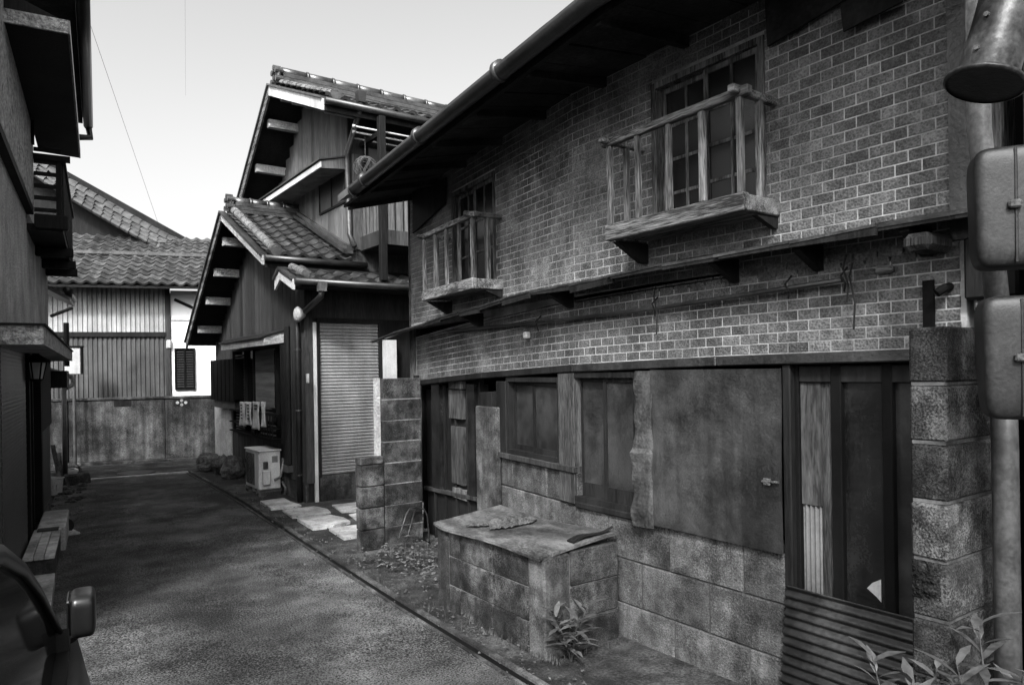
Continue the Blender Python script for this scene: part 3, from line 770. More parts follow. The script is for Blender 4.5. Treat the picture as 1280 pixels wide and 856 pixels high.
# ==================================================================== BLOCK PIER
pr = thing('block_pier', 'stepped concrete-block pier between the shuttered house and the brick-pattern house', 'pier', (3.1, 6.4, 0))
yp0, yp1 = 6.36, 6.48
nrow = 8; hh = .205
for r in range(nrow):
    z0_ = r*hh; z1_ = z0_+hh-.006
    MB().cbox(ident, 3.0+R(-.003, .003), 3.41, yp0+R(0, .004), yp1, z0_, z1_, .007, .002).build('block', 'block', pr)
    if r < nrow-1: MB().box(ident, 3.006, 3.404, yp0+.007, yp1-.006, z1_-.002, z1_+.008).build('mortar_joint', 'mortar_dark', pr)
    if r < 4:
        MB().cbox(ident, 2.755+R(-.003, .003), 2.993, yp0-.006+R(0, .004), yp1, z0_, z1_, .007, .002).build('block', 'block', pr)
MB().cbox(ident, 2.752, 2.993, yp0-.004, yp1, 4*hh, 4*hh+.07, .007, .002).build('block', 'block', pr)
MB().box(ident, 2.965, 3.0, yp1-.05, yp1+.03, .0, 1.64).build('edge_strip', 'stucco', pr)
# dark post and gap between pier and house
MB().cbox(ident, 3.43, 3.47, 6.5, 6.56, -.02, 1.66, .006).build('slim_post', 'wood_dark', pr)
# metal rack leaning by the pier
rk = thing('metal_rack', 'bent tubular metal rack leaning on the pier', 'rack', (3.15, 6.15, 0))
def gp(px, py, y): return onY(px, py, y)
MB().tube([gp(498, 675, 6.2), gp(508, 642, 6.28), gp(512, 636, 6.3), gp(520, 634, 6.31), gp(530, 636, 6.31), gp(534, 644, 6.3), gp(537, 678, 6.2)], .008, 8).build('hoop', 'tin', rk, smooth=True)
MB().tube([gp(509, 672, 6.12), gp(519, 636, 6.3)], .007, 8).build('strut', 'tin', rk, smooth=True)
MB().tube([gp(498, 673, 6.18), gp(510, 669, 6.1), gp(525, 672, 6.1), gp(537, 678, 6.17)], .007, 8).build('crossbar', 'tin', rk, smooth=True)

# ==================================================================== leaf litter and weeds
lt = MB()
def add_leaf(mb, p, d, up, L, W, droop=.25, n=4):
    side = d.cross(up).normalized(); k = len(mb.v)
    for i in range(n+1):
        t_ = i/n; c_ = p + d*L*t_ + up*(-droop*L*t_*t_ + .0); w_ = W*sin(pi*min(max(t_*.92+.06, 0), 1))*.5*(1.12 if i % 2 else .88)
        mb.v += [tuple(c_-side*w_+up*.12*w_), tuple(c_), tuple(c_+side*w_+up*.12*w_)]
    for i in range(n):
        for j in range(2): mb.f.append((k+i*3+j, k+i*3+j+1, k+i*3+j+4, k+i*3+j+3))
random.seed(3)
for i in range(560):
    x, y = random.gauss(2.95, .22), random.gauss(5.7, .45)
    if not (2.5 < x < 3.5 and 4.65 < y < 6.33): continue
    a = R(0, 2*pi); add_leaf(lt, Vector((x, y, .03+R(0, .035))), Vector((cos(a), sin(a), R(-.2, .4))).normalized(), Vector((R(-.5, .5), R(-.5, .5), 1)).normalized(), R(.02, .055), R(.012, .028), .2, 2)
for i in range(110):
    y = R(2.0, 6.5); x = drain_x(y)+R(.05, .35); a = R(0, 2*pi)
    add_leaf(lt, Vector((x, y, .035)), Vector((cos(a), sin(a), R(0, .3))).normalized(), Vector((0, 0, 1)), R(.015, .04), R(.01, .02), .1, 2)
stuff(lt.build('leaf_litter', 'leaf_dry')); bpy.data.objects['leaf_litter']['label'] = 'dry leaves and litter heaped between pier and concrete bin'
gr = MB()
for i in range(300):
    t_ = R(0, 1)
    if i < 120: x, y = R(2.55, 2.62) if t_ < .5 else R(2.6, 3.1), R(3.2, 3.3)
    else: x, y = R(2.9, 3.35), R(4.8, 6.2)
    if i < 60: x, y = R(2.52, 2.57), R(3.3, 4.6)
    if i > 225: y = R(3, 10); x = drain_x(y)+R(.07, .1)
    a = R(0, 2*pi); L = R(.04, .14) if i > 119 else R(.03, .07)
    add_leaf(gr, Vector((x, y, 0)), Vector((cos(a)*.5, sin(a)*.5, 1)).normalized(), Vector((cos(a), sin(a), .2)).normalized(), L, .006, .3, 3)
stuff(gr.build('grass_tufts', 'grass')); bpy.data.objects['grass_tufts']['label'] = 'thin grass tufts growing along walls and bin'
gt_ = MB(); random.seed(77)
for i in range(700):
    y = R(2.2, 12.5); k_ = random.random()
    x = drain_x(y)+(random.gauss(.12, .07) if k_ < .5 else random.gauss(-.12, .1) if k_ < .75 else R(.1, .6))
    if x > bx0-.02 and y < by1: x = bx0-.03-abs(random.gauss(0, .05))
    sc = R(.003, .011)*(1.6 if random.random() < .08 else 1)
    z_ = .02
    gt_.add([(x-sc, y, z_), (x+sc*.8, y-sc, z_), (x+sc*.6, y+sc*.9, z_), (x, y, z_+sc*1.4)], [(0, 1, 3), (1, 2, 3), (2, 0, 3)])
stuff(gt_.build('grit', 'rock')); bpy.data.objects['grit']['label'] = 'loose grit along the drain and verge'
def weed(p, h, stems, nl, L, W, label, droop=.35, lean=.3, lo_=.25):
    t_ = thing('weed', label, 'weed', p)
    p = Vector(p); sm_ = MB(); tops = []
    for s_ in range(stems):
        a = 2*pi*s_/stems+R(-.5, .5); d = Vector((cos(a)*lean, sin(a)*lean, 1)).normalized(); hh_ = h*R(.7, 1)
        pts = [p+d*hh_*q/5+Vector((cos(a), sin(a), 0))*.03*(q/5)**2 for q in range(6)]
        sm_.tube(pts, [.006-.0008*q for q in range(6)], 6); tops.append((pts, a))
    sm_.build('stem', 'leaf', t_)
    for pts, a in tops:
        for i in range(nl):
            f = lo_+(1-lo_)*i/(nl-1); q = pts[0].lerp(pts[-1], f) if f < 1 else pts[-1]
            b_ = a+i*2.4+R(-.3, .3); el_ = R(.1, .6)+.4*(f > .85)
            lf = MB(); add_leaf(lf, q, Vector((cos(b_)*cos(el_), sin(b_)*cos(el_), sin(el_))), Vector((-cos(b_)*sin(el_), -sin(b_)*sin(el_), cos(el_))), L*R(.7, 1.1)*(1.1-.35*f), W*R(.8, 1.1), droop, 5)
            lf.build('leaf', 'leaf', t_, smooth=True)
random.seed(11)
c_ = onZ(712, 826); weed((2.68, 3.22, 0), .36, 4, 14, .15, .03, 'leafy weed with long drooping leaves growing at the bin corner')
random.seed(5)
q = at(1140, 850, 2.25); weed((2.40, 1.13, 0), q.z+.04, 4, 14, .15, .03, 'weed with pointed leaves growing in front of the block post', lean=.16, lo_=.68)
random.seed(9)
q = at(1235, 800, 2.0); weed((2.50, .93, 0), q.z-.04, 5, 16, .17, .032, 'tall weed with jagged leaves growing at the foot of the pale pipe', lean=.13, lo_=.62)

# ==================================================================== CENTRE HOUSE
ch_ = thing('two_storey_house', 'two-storey timber house with tiled gable roofs and a roller shutter', 'house', (5.0, 11.5, 0))
GX, GY0, GY1 = 3.25, 9.25, 14.45      # gable wall plane, front, back
UX, UY0, UY1 = 3.95, 9.40, 13.6       # upper storey
VX1, VX2 = 2.76, 3.38                 # verge of lower and upper roof
AY, AZ = 11.45, 4.16                  # lower apex
EY, EZ = 9.38, 3.23                   # near eave
FY, FZ = 14.12, 2.29                  # far eave
# wall core
def gtop(y): return AZ-.12-(AZ-EZ)/(AY-EY)*(AY-y) if y < AY else AZ-.12-(AZ-FZ)/(FY-AY)*(y-AY)
core = MB()
core.prism([(GY0, .0), (GY0, min(gtop(GY0), 3.1)), (AY, gtop(AY)), (GY1-.4, gtop(GY1-.4)), (GY1-.4, 0)], lambda a, b, c: Vector((b, a, c)), GX+.03, 7.5)
wl = core.build('wall', 'wood_dark', ch_)
# vertical planks on the gable wall (window and stucco areas left out)
SY = 12.9                              # planks stop here, stucco beyond
pw = .17; y = GY0; i = 0
win = (onX(357, 500, GX).y+.0, onX(297, 500, GX).y, onX(330, 545, GX).z, onX(330, 436, GX).z)
while y < GY1-.5:
    y1 = min(y+pw, GY1-.4); zt_ = gtop((y+y1)/2)-.01; z0_ = .25 if y < SY else 1.62
    segs = [(z0_, zt_)]
    if y1 > win[0]+.02 and y < win[1]-.02: segs = [(z0_, win[2]), (win[3], zt_)]
    for a, b in segs:
        if b-a > .05:
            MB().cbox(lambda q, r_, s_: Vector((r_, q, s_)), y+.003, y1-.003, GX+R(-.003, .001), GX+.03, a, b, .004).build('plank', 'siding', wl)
    y = y1
MB().box(ident, GX-.01, GX+.03, GY0, SY, 0, .245).build('plinth', 'concrete', ch_)
MB().box(ident, GX-.02, GX+.032, SY, GY1-.39, 0, 1.6).build('stucco_panel', 'stucco', ch_)
# front wall with roller shutter
FYW = 9.25
fm = lambda a, b, c: Vector((a, FYW-b, c))
sx0, sx1 = onY(399, 500, FYW).x, onY(473, 500, FYW).x
sz0, sz1 = onY(430, 591, FYW).z, onY(430, 404, FYW).z
MB().box(fm, sx0-.01, 6.0, .0, .03, 0, sz0-.005).build('plinth', 'concrete', ch_)
MB().box(fm, GX, sx0-.08, .0, .02, .25, 2.95).build('corner_board', 'siding', ch_)
MB().box(fm, sx0-.08, sx0-.035, .0, .03, 0.0, sz1).build('pale_jamb', 'stucco_pale', ch_)
sh = MB(); ns = 46
rows = []
for i in range(ns):
    for dz, dv in ((0, .0), (.35, .016), (.75, .016), (.98, .002)): rows.append((sz0+(sz1-sz0)*(i+dz)/ns, dv+.012))
for z, v in rows: sh.v += [tuple(fm(sx0, v, z)), tuple(fm(sx1, v, z))]
for i in range(len(rows)-1): sh.f.append((2*i, 2*i+1, 2*i+3, 2*i+2))
sh.build('roller_shutter', 'shutter', ch_)
for a, b in ((sx0-.035, sx0+.004), (sx1-.004, sx1+.05)): MB().box(fm, a, b, .0, .05, sz0-.02, sz1+.02).build('shutter_rail', 'wood_dark', ch_)
MB().box(fm, sx0-.03, sx1+.05, .0, .06, sz1, sz1+.06).build('shutter_head', 'wood_dark', ch_)
MB().box(fm, sx0-.08, 6.0, .0, .025, sz1+.06, 2.86).build('front_panel', 'siding', ch_)
MB().box(fm, sx1+.055, 6.0, .0, .02, sz0, sz1+.06).build('front_panel', 'wood_dark', ch_)
q0, q1 = onY(482, 440, 9.1), onY(495, 440, 9.1)
MB().box(ident, q0.x, q1.x, 9.08, 9.2, .4, onY(488, 425, 9.1).z).build('white_board', 'stucco_pale', ch_)
# ---- tiled slopes
def tile_mesh(w_, l_, m):
    mb = MB(); n = 6
    def zf(t): return .027*cos(2*pi*(t-.12))*(1.2 if t < .35 or t > .9 else .8)
    for r_, (yy, dz) in enumerate(((0, -.006), (l_*1.12, .018))):
        for i in range(n+1): mb.v.append((-w_/2+w_*1.05*i/n, -yy, zf(i/n)+dz))
    for i in range(n+1): mb.v.append((-w_/2+w_*1.05*i/n, -l_*1.12, zf(i/n)+.016))
    for i in range(n+1): mb.v.append((-w_/2+w_*1.05*i/n, -l_*1.11, zf(i/n)-.024))
    for r_ in (0, 2):
        for i in range(n): mb.f.append((r_*(n+1)+i, r_*(n+1)+i+1, (r_+1)*(n+1)+i+1, (r_+1)*(n+1)+i))
    me = mb.mesh('roof_tile', m, True); return me
TM = tile_mesh(.24, .225, 'tile'); TF = tile_mesh(.215, .2, 'tile_far')
def tile_slope(parent, ridge0, across, down, wid, ln, me, tw, tl, clip=None, jit=.012):
    across = Vector(across).normalized(); down = Vector(down).normalized(); nrm = (across.cross(-down)).normalized()
    nc = int(round(wid/tw)); nr = int(round(ln/tl)); out = 0
    sx, sy_ = wid/nc/tw, ln/nr/tl
    for r_ in range(nr):
        for c in range(nc):
            p = Vector(ridge0)+across*(c+.5)*wid/nc+down*(r_*ln/nr)+nrm*(.03+R(-.003, .003))
            if clip and not clip(p): continue
            mw = Matrix(((across.x*sx, -down.x*sy_, nrm.x, p.x), (across.y*sx, -down.y*sy_, nrm.y, p.y), (across.z*sx, -down.z*sy_, nrm.z, p.z), (0, 0, 0, 1)))
            mw = mw @ Matrix.Rotation(R(-jit, jit), 4, 'Z') @ Matrix.Rotation(R(-jit, jit), 4, 'X')
            link('roof_tile', me, None, parent, mw); out += 1
    return out
def slab_roof(name, m, pts, th, parent):
    p = [Vector(x) for x in pts]
    return MB().hexa([x-Vector((0, 0, th)) for x in p]+p).build(name, m, parent)
def roll_row(parent, pa, pb, r, n, m, endm=None):
    pa, pb = Vector(pa), Vector(pb)
    for i in range(n):
        a, b = pa.lerp(pb, i/n), pa.lerp(pb, (i+1.08)/n)
        MB().tube([a, b], [r*.9, r*1.04], 12).build('roll_tile', m, parent, smooth=False)
def ridge(parent, pa, pb, h, w_, n):
    pa, pb = Vector(pa), Vector(pb); d = (pb-pa).normalized(); s_ = Vector((-d.y, d.x, 0)).normalized()
    for k in range(3):
        ww = w_*(1-.08*k); z0_ = k*h/3.6
        MB().hexa([pa-s_*ww+Vector((0, 0, z0_)), pb-s_*ww+Vector((0, 0, z0_)), pb+s_*ww+Vector((0, 0, z0_)), pa+s_*ww+Vector((0, 0, z0_)),
                   pa-s_*ww*.94+Vector((0, 0, z0_+h/4)), pb-s_*ww*.94+Vector((0, 0, z0_+h/4)), pb+s_*ww*.94+Vector((0, 0, z0_+h/4)), pa+s_*ww*.94+Vector((0, 0, z0_+h/4))]).build('ridge_course', 'tile', parent)
    up_ = Vector((0, 0, h*.92))
    for i in range(n):
        a, b = pa.lerp(pb, i/n)+up_, pa.lerp(pb, (i+.96)/n)+up_
        MB().tube([a, b], w_*.62, 12).build('ridge_cap', 'tile', parent, smooth=True)
        MB().tube([b-d*.015, b+d*.015], w_*.72, 12).build('ridge_cap', 'tile', parent, smooth=True)
def ridge_end(parent, p, sc):
    p = Vector(p)
    mb = MB()
    e = MB().cbox(ident, p.x-.05*sc, p.x+.03*sc, p.y-.17*sc, p.y+.17*sc, p.z-.05*sc, p.z+.28*sc, .05*sc); eo = e.build('ridge_end', 'tile', parent)
    for dy, dz in ((-.13, .26), (.0, .34), (.13, .26), (-.17, .07), (.17, .07), (0, .12)):
        MB().tube([p+Vector((-.1*sc, dy*sc, dz*sc)), p+Vector((.06*sc, dy*sc, dz*sc))], .062*sc, 10).build('end_disc', 'tile', eo, smooth=False)
def gable_roof(name, vx, xr, ay, az, ey, ez, fy, fz, parent, near_end, ntile, clip=None, bargew=.13, barge='stucco'):
    rf_ = slab_roof('roof', 'wood_dark', [(vx+.04, ey, ez-.02), (near_end, ey, ez-.02), (near_end, ay, az-.02), (vx+.04, ay, az-.02)], .04, parent)
    slab_roof('far_slope', 'wood_dark', [(vx+.04, ay+.002, az-.02), (xr, ay+.002, az-.02), (xr, fy, fz-.02), (vx+.04, fy, fz-.02)], .04, rf_)
    # barge boards (rake trim)
    for (ya, za, yb, zb2, mm) in ((ey, ez, ay-.003, az, barge), (ay+.003, az, fy, fz, 'wood_grey')):
        MB().hexa([(vx, ya, za-bargew), (vx+.03, ya, za-bargew), (vx+.03, yb, zb2-bargew), (vx, yb, zb2-bargew), (vx, ya, za-.01), (vx+.03, ya, za-.01), (vx+.03, yb, zb2-.01), (vx, yb, zb2-.01)]).build('barge_board', mm, rf_)
        MB().hexa([(vx-.03, ya, za-.008), (vx+.06, ya, za-.008), (vx+.06, yb, zb2-.008), (vx-.03, yb, zb2-.008), (vx-.03, ya, za+.02), (vx+.06, ya, za+.02), (vx+.06, yb, zb2+.02), (vx-.03, yb, zb2+.02)]).build('verge_strip', 'tile', rf_)
    # purlins carrying the overhang
    for t_ in (.12, .34, .56, .8):
        y = ay+(fy-ay)*t_; z = az+(fz-az)*t_-.07
        MB().cbox(ident, vx+.10, parent_wall+.02, y-.05, y+.05, z-.16, z-.03, .006).build('purlin', 'stucco', rf_)
    for t_ in (.12, .35, .6, .92):
        y = ay+(ey-ay)*t_; z = az+(ez-az)*t_-.07
        MB().cbox(ident, vx+.10, parent_wall+.02, y-.02, y+.02, z-.13, z-.02, .005).build('purlin', 'stucco', rf_)
    d = Vector((0, ey-ay, ez-az)); ln = d.length
    tile_slope(rf_, (vx+.03, ay, az), (1, 0, 0), d, near_end-vx-.03, ln, TM, .24, .225, clip)
    for x_ in (vx+.17,):
        roll_row(rf_, (x_, ay-.1, az+.03), (x_, ey-.02, ez+.06), .06, 11, 'tile_pale')
        MB().tube([(x_, ey-.05, ez+.06), (x_, ey-.02, ez+.06)], .075, 14).build('roll_end', 'tile', rf_)
    # eave gutter
    MB().tube([(vx+.02, ey-.06, ez-.05), (near_end, ey-.06, ez-.05)], .045, 10).build('gutter', 'gutter', rf_, smooth=True)
    MB().box(ident, vx+.04, near_end, ey, ey+.03, ez-.16, ez-.03).build('fascia', 'wood_dark', rf_)
    return rf_
parent_wall = GX
lowroof = gable_roof('low', VX1, UX+2.0, AY, AZ, EY, EZ, FY, FZ, ch_, onY(456, 318, EY).x, 0, clip=lambda p: p.x < UX-.02 or p.y < UY0-.02)
ridge(lowroof, (VX1+.2, AY, AZ+.0), (UX+.02, AY, AZ+.0), .2, .11, 4); ridge_end(lowroof, (VX1+.14, AY, AZ+.04), .62)
# flashing against the upper wall
d0_, d1_ = Vector((UX-.1, AY, AZ+.05)), Vector((UX-.1, UY0-.06, EZ+.1))
for k in range(2):
    o2 = Vector((.045*k, 0, .055*k))
    MB().hexa([d0_+o2, d0_+o2+Vector((.14, 0, 0)), d1_+o2+Vector((.14, 0, 0)), d1_+o2]+[x+Vector((0, 0, .06)) for x in (d0_+o2, d0_+o2+Vector((.14, 0, 0)), d1_+o2+Vector((.14, 0, 0)), d1_+o2)]).build('flashing_tile', 'tile', lowroof)
# ---- small lean-to roof over the shutter
ly0, ly1 = 8.78, 9.28; lz0, lz1 = 2.86, 3.02
lx0 = 2.98
le = slab_roof('lean_to_roof', 'wood_dark', [(lx0, ly0, lz0), (6.2, ly0, lz0), (6.2, ly1, lz1), (lx0, ly1, lz1)], .05, ch_)
tile_slope(le, (lx0, ly1, lz1), (1, 0, 0), (0, ly0-ly1, lz0-lz1), 3.1, .54, TM, .24, .225)
for (ya, za, yb, zb2) in ((ly0, lz0, ly1, lz1+.02), (ly1+.003, lz1+.02, ly1+.22, lz1-.1)):
    MB().hexa([(lx0-.03, ya, za-.13), (lx0, ya, za-.13), (lx0, yb, zb2-.13), (lx0-.03, yb, zb2-.13), (lx0-.03, ya, za), (lx0, ya, za), (lx0, yb, zb2), (lx0-.03, yb, zb2)]).build('barge_board', 'stucco_pale', le)
    MB().hexa([(lx0-.06, ya, za), (lx0+.05, ya, za), (lx0+.05, yb, zb2), (lx0-.06, yb, zb2)]+[(lx0-.06, ya, za+.035), (lx0+.05, ya, za+.035), (lx0+.05, yb, zb2+.035), (lx0-.06, yb, zb2+.035)]).build('verge_tile', 'tile', le)
roll_row(le, (lx0+.13, ly1, lz1+.06), (lx0+.13, ly0, lz0+.07), .055, 4, 'tile_pale'); roll_row(le, (lx0+.25, ly1, lz1+.05), (lx0+.25, ly0+.1, lz0+.06), .05, 3, 'tile')
MB().tube([(lx0-.02, ly0-.06, lz0-.03), (6.2, ly0-.06, lz0-.03)], .045, 10).build('gutter', 'gutter', le, smooth=True)
MB().box(ident, lx0+.1, 6.0, ly0+.03, FYW+.02, lz0-.075, lz0-.055).build('soffit', 'soffit', le)
# hopper and downpipe
hp = onY(402, 358, 8.7)
MB().prism([(-.06, .06), (.06, .06), (.045, -.06), (-.045, -.06)], lambda a, b, c: Vector((hp.x+a, hp.y+b, hp.z+c)), -.05, .05).build('hopper', 'pipe_pale', ch_)
dpx = onX(373, 500, GX-.05)
MB().tube([hp+Vector((0, 0, -.05)), hp+Vector((0, .02, -.12)), Vector((dpx.x, dpx.y, 2.42)), Vector((dpx.x, dpx.y, 2.3)), Vector((dpx.x, dpx.y, 0.0))], .038, 12).build('downpipe', 'gutter', ch_, smooth=True)
for z in (.35, 1.2, 2.0): MB().tube([(dpx.x, dpx.y, z), (dpx.x, dpx.y, z+.02)], .044, 12).build('pipe_clip', 'pipe_grey', ch_)
# round wall lamp, tall casing, door plate
lc = onX(372, 393, GX-.1)
MB().tube([lc+Vector((.1, 0, 0)), lc+Vector((.03, 0, 0)), lc+Vector((0, 0, 0)), lc+Vector((-.03, 0, 0)), lc+Vector((-.05, 0, 0))], [.03, .09, .105, .08, .02], 18).build('wall_lamp', 'stucco', ch_, smooth=True)
tc = onX(360, 500, GX-.03)
MB().cbox(lambda a, b, c: Vector((b, a, c)), tc.y-.07, tc.y+.07, GX-.06, GX-.004, onX(360, 580, GX).z, onX(360, 407, GX).z, .02).build('pipe_casing', 'wood_dark', ch_)
MB().box(lambda a, b, c: Vector((b, a, c)), tc.y-.08, tc.y+.1, GX-.08, GX-.003, onX(360, 588, GX).z, onX(360, 580, GX).z).build('casing_foot', 'pipe_grey', ch_)
pl = onX(384, 473, GX-.02); MB().cbox(lambda a, b, c: Vector((b, a, c)), pl.y-.03, pl.y+.03, GX-.025, GX, pl.z-.06, pl.z+.06, .006).build('bell_plate', 'plastic_white', ch_)
MB().tube([onX(353, 602, GX-.03), onX(357, 610, GX-.03), onX(356, 618, GX-.02), onX(350, 626, GX-.02)], .016, 8).build('hose', 'pipe_pale', ch_, smooth=True)
# ---- gable-wall window: frame, louvre, blind, hood, rack
gm = lambda a, b, c: Vector((GX-b, a, c))
wy0, wy1, wz0, wz1 = win
MB().box(gm, wy0-.02, wy1+.02, -.04, -.035, wz0, wz1).build('window_back', 'black', ch_)
wf = MB(); wf.box(gm, wy0-.03, wy0, -.03, .07, wz0-.03, wz1+.03); wf.box(gm, wy1, wy1+.03, -.03, .07, wz0-.03, wz1+.03)
wf.box(gm, wy0, wy1, -.03, .072, wz1, wz1+.03); wf.box(gm, wy0, wy1, -.03, .075, wz0-.03, wz0)
wf = wf.build('window_frame', 'wood_dark', ch_)
wd = wy1-wy0
MB().box(gm, wy0+.01, wy1-.01, -.02, -.012, wz0+.01, wz1-.01).build('pane', 'glass_dark', wf)
MB().box(gm, wy0+wd*.18, wy0+wd*.55, .01, .018, wz0+.45, wz1-.02).build('blind', 'blind', wf)
for k in range(26):
    z = wz0+.02+(wz1-wz0-.05)*k/26
    MB().box(gm, wy1-wd*.22, wy1-.01, .012, .03, z, z+.022).build('slat', 'siding_up', wf)
for yy in (wy0+.02, wy0+wd*.12, wy0+wd*.57, wy1-wd*.23): MB().box(gm, yy-.015, yy+.015, -.01, .04, wz0, wz1).build('mullion', 'wood_dark', wf)
# box rail below the window
rb = MB()
for z in (wz0+.03, wz0+.17, wz0+.36): rb.box(gm, wy0-.05, wy1-.25, .075, .20, z, z+.02)
rb = rb.build('rail', 'black', wf)
for k in range(9): MB().box(gm, wy0-.04+k*.12, wy0-.025+k*.12, .19, .205, wz0+.03, wz0+.38).build('rail_bar', 'black', wf)
# hood
h0, h1 = onX(357, 430, GX).y, onX(284, 432, GX-.2).y
hzz = onX(357, 428, GX).z
MB().hexa([gm(h0, 0, hzz), gm(h1, 0, hzz), gm(h1, .30, hzz-.04), gm(h0, .30, hzz-.04), gm(h0, 0, hzz+.16), gm(h1, 0, hzz+.16), gm(h1, .30, hzz+.06), gm(h0, .30, hzz+.06)]).build('window_hood', 'stucco', ch_)
MB().hexa([gm(h0-.02, 0, hzz+.165), gm(h1+.02, 0, hzz+.165), gm(h1+.02, .33, hzz+.065), gm(h0-.02, .33, hzz+.065), gm(h0-.02, 0, hzz+.185), gm(h1+.02, 0, hzz+.185), gm(h1+.02, .33, hzz+.085), gm(h0-.02, .33, hzz+.085)]).build('hood_top', 'sheet_metal', ch_)
# towels
random.seed(21)
for i, (px, lab) in enumerate(((305, 'narrow printed towel hanging first from the dark slatted screen'), (313, 'towel with a bold dark print hanging between two other towels'), (322, 'wide pale towel hanging on the window rail beside the bold print towel'), (329, 'folded grey towel edge hanging nearest the blind'))):
    y = onX(px, 515, GX-.215).y; ztop = onX(px, 502, GX-.215).z; wd_ = (.27, .27, .32, .15)[i]; hl = (.37, .35, .4, .36)[i]
    tw = MB().grid(lambda u, v: gm(y+(u-.5)*wd_, .215+.012*sin(u*7+i)+.01*sin(v*4+u*3)+.012*sin(v*pi*.5), ztop-hl*v), 8, 12)
    to = tw.build('towel', 'towel', smooth=True); to.modifiers.new('t', 'SOLIDIFY').thickness = .02
    tag(to, lab, 'towel')
    if i in (0, 1, 2):
        for k in range(5 if i != 2 else 2):
            MB().box(gm, y-.07*R(.5, 1), y+.07*R(.5, 1), .2, .253, ztop-.06-k*.05, ztop-.042-k*.05).build('print_mark', 'print', to)
# slatted screen box on the far window
k0_, k1_ = onX(291, 470, GX-.2).y, onX(262, 470, GX-.2).y
kz0, kz1 = onX(270, 500, GX-.2).z, onX(270, 450, GX-.2).z
sb = MB().box(gm, k0_, k1_, .0, .17, kz0, kz0+.03).build('screen_box', 'black', ch_)
for k in range(6):
    y = k0_+(k1_-k0_)*k/6; MB().box(gm, y+.02, y+(k1_-k0_)/6-.03, .17, .19, kz0, kz1).build('slat', 'black', sb)
MB().box(gm, k0_, k0_+.02, .0, .17, kz0, kz1).build('slat', 'black', sb)
MB().box(gm, k0_+.1, k1_-.1, .01, .15, kz0-.13, kz0-.002).build('shelf_basket', 'rust', sb)
# ---- upper storey
UA, UZ = 11.02, 6.08; UE, UEZ = 8.83, 5.20; UF, UFZ = 14.2, 3.65
def utop(y): return UZ-.14-(UZ-UEZ)/(UA-UE)*(UA-y) if y < UA else UZ-.14-(UZ-UFZ)/(UF-UA)*(y-UA)
up_ = MB().prism([(UY0, 3.0), (UY0, utop(UY0)), (UA, utop(UA)), (UY1, utop(UY1)), (UY1, 3.0)], lambda a, b, c: Vector((b, a, c)), UX+.02, 8.5).build('upper_wall', 'siding', ch_)
y = UY0; um = lambda a, b, c: Vector((UX-b, a, c))
uw0, uw1 = onX(433, 230, UX).y, onX(400, 240, UX).y
uwz0, uwz1 = onX(418, 258, UX).z, onX(418, 216, UX).z
while y < UY1-.01:
    y1 = min(y+.2, UY1)
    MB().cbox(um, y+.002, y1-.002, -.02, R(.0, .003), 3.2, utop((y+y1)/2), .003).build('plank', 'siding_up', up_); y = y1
f = MB(); f.box(um, uw0, uw1, .0, .02, uwz0-.03, uwz0); f.box(um, uw0, uw1, .0, .02, uwz1, uwz1+.03)
for yy in (uw0, (uw0+uw1)/2, uw1-.025): f.box(um, yy, yy+.025, .0, .022, uwz0, uwz1)
f = f.build('window_frame', 'wood_dark', up_); MB().box(um, uw0+.02, uw1-.02, .003, .012, uwz0, uwz1).build('pane', 'glass_grey', f)
# long hood on the upper wall
g0, g1 = UY0-.02, onX(342, 248, UX).y
hz = onX(436, 182, UX-.35).z-.02
MB().hexa([um(g0, 0, hz-.02), um(g1, 0, hz-.02), um(g1, .38, hz-.06), um(g0, .38, hz-.06), um(g0, 0, hz+.14), um(g1, 0, hz+.14), um(g1, .38, hz+.04), um(g0, .38, hz+.04)]).build('hood', 'siding_up', up_)
MB().hexa([um(g0, .382, hz-.05), um(g1, .382, hz-.05), um(g1, .395, hz-.05), um(g0, .395, hz-.05), um(g0, .382, hz+.03), um(g1, .382, hz+.03), um(g1, .395, hz+.03), um(g0, .395, hz+.03)]).build('hood_edge', 'white_paint', up_)
MB().hexa([um(g0-.02, 0, hz+.145), um(g1+.02, 0, hz+.145), um(g1+.02, .42, hz+.045), um(g0-.02, .42, hz+.045), um(g0-.02, 0, hz+.165), um(g1+.02, 0, hz+.165), um(g1+.02, .42, hz+.065), um(g0-.02, .42, hz+.065)]).build('hood_top', 'sheet_metal', up_)
parent_wall = UX
uproof = gable_roof('up', VX2, 8.8, UA, UZ, UE, UEZ, UF, UFZ, ch_, 6.3, 0, clip=lambda p: p.x < 6.0, bargew=.16, barge='white_paint')
ridge(uproof, (VX2+.2, UA, UZ+.0), (8.6, UA, UZ), .26, .12, 12); ridge_end(uproof, (VX2+.14, UA, UZ+.04), .7)
slab_roof('near_slope', 'wood_dark', [(6.302, UE, UEZ-.02), (8.8, UE, UEZ-.02), (8.8, UA, UZ-.02), (6.302, UA, UZ-.02)], .04, uproof)
# upper downpipe at the corner
ca = Vector((UX-.05, UY0-.03, 0))
hp2 = onY(451, 122, UE-.06)
MB().prism([(-.06, .07), (.06, .07), (.045, -.07), (-.045, -.07)], lambda a, b, c: Vector((hp2.x+a, hp2.y+b, hp2.z+c)), -.05, .05).build('hopper', 'gutter', up_)
MB().tube([hp2, hp2+Vector((0, 0, -.12)), (ca.x+.03, ca.y, 4.72), (ca.x+.03, ca.y, 4.6), (ca.x+.05, ca.y, 3.6), (ca.x+.08, ca.y-.1, 3.42)], .035, 12).build('downpipe', 'pipe_grey', up_, smooth=True)
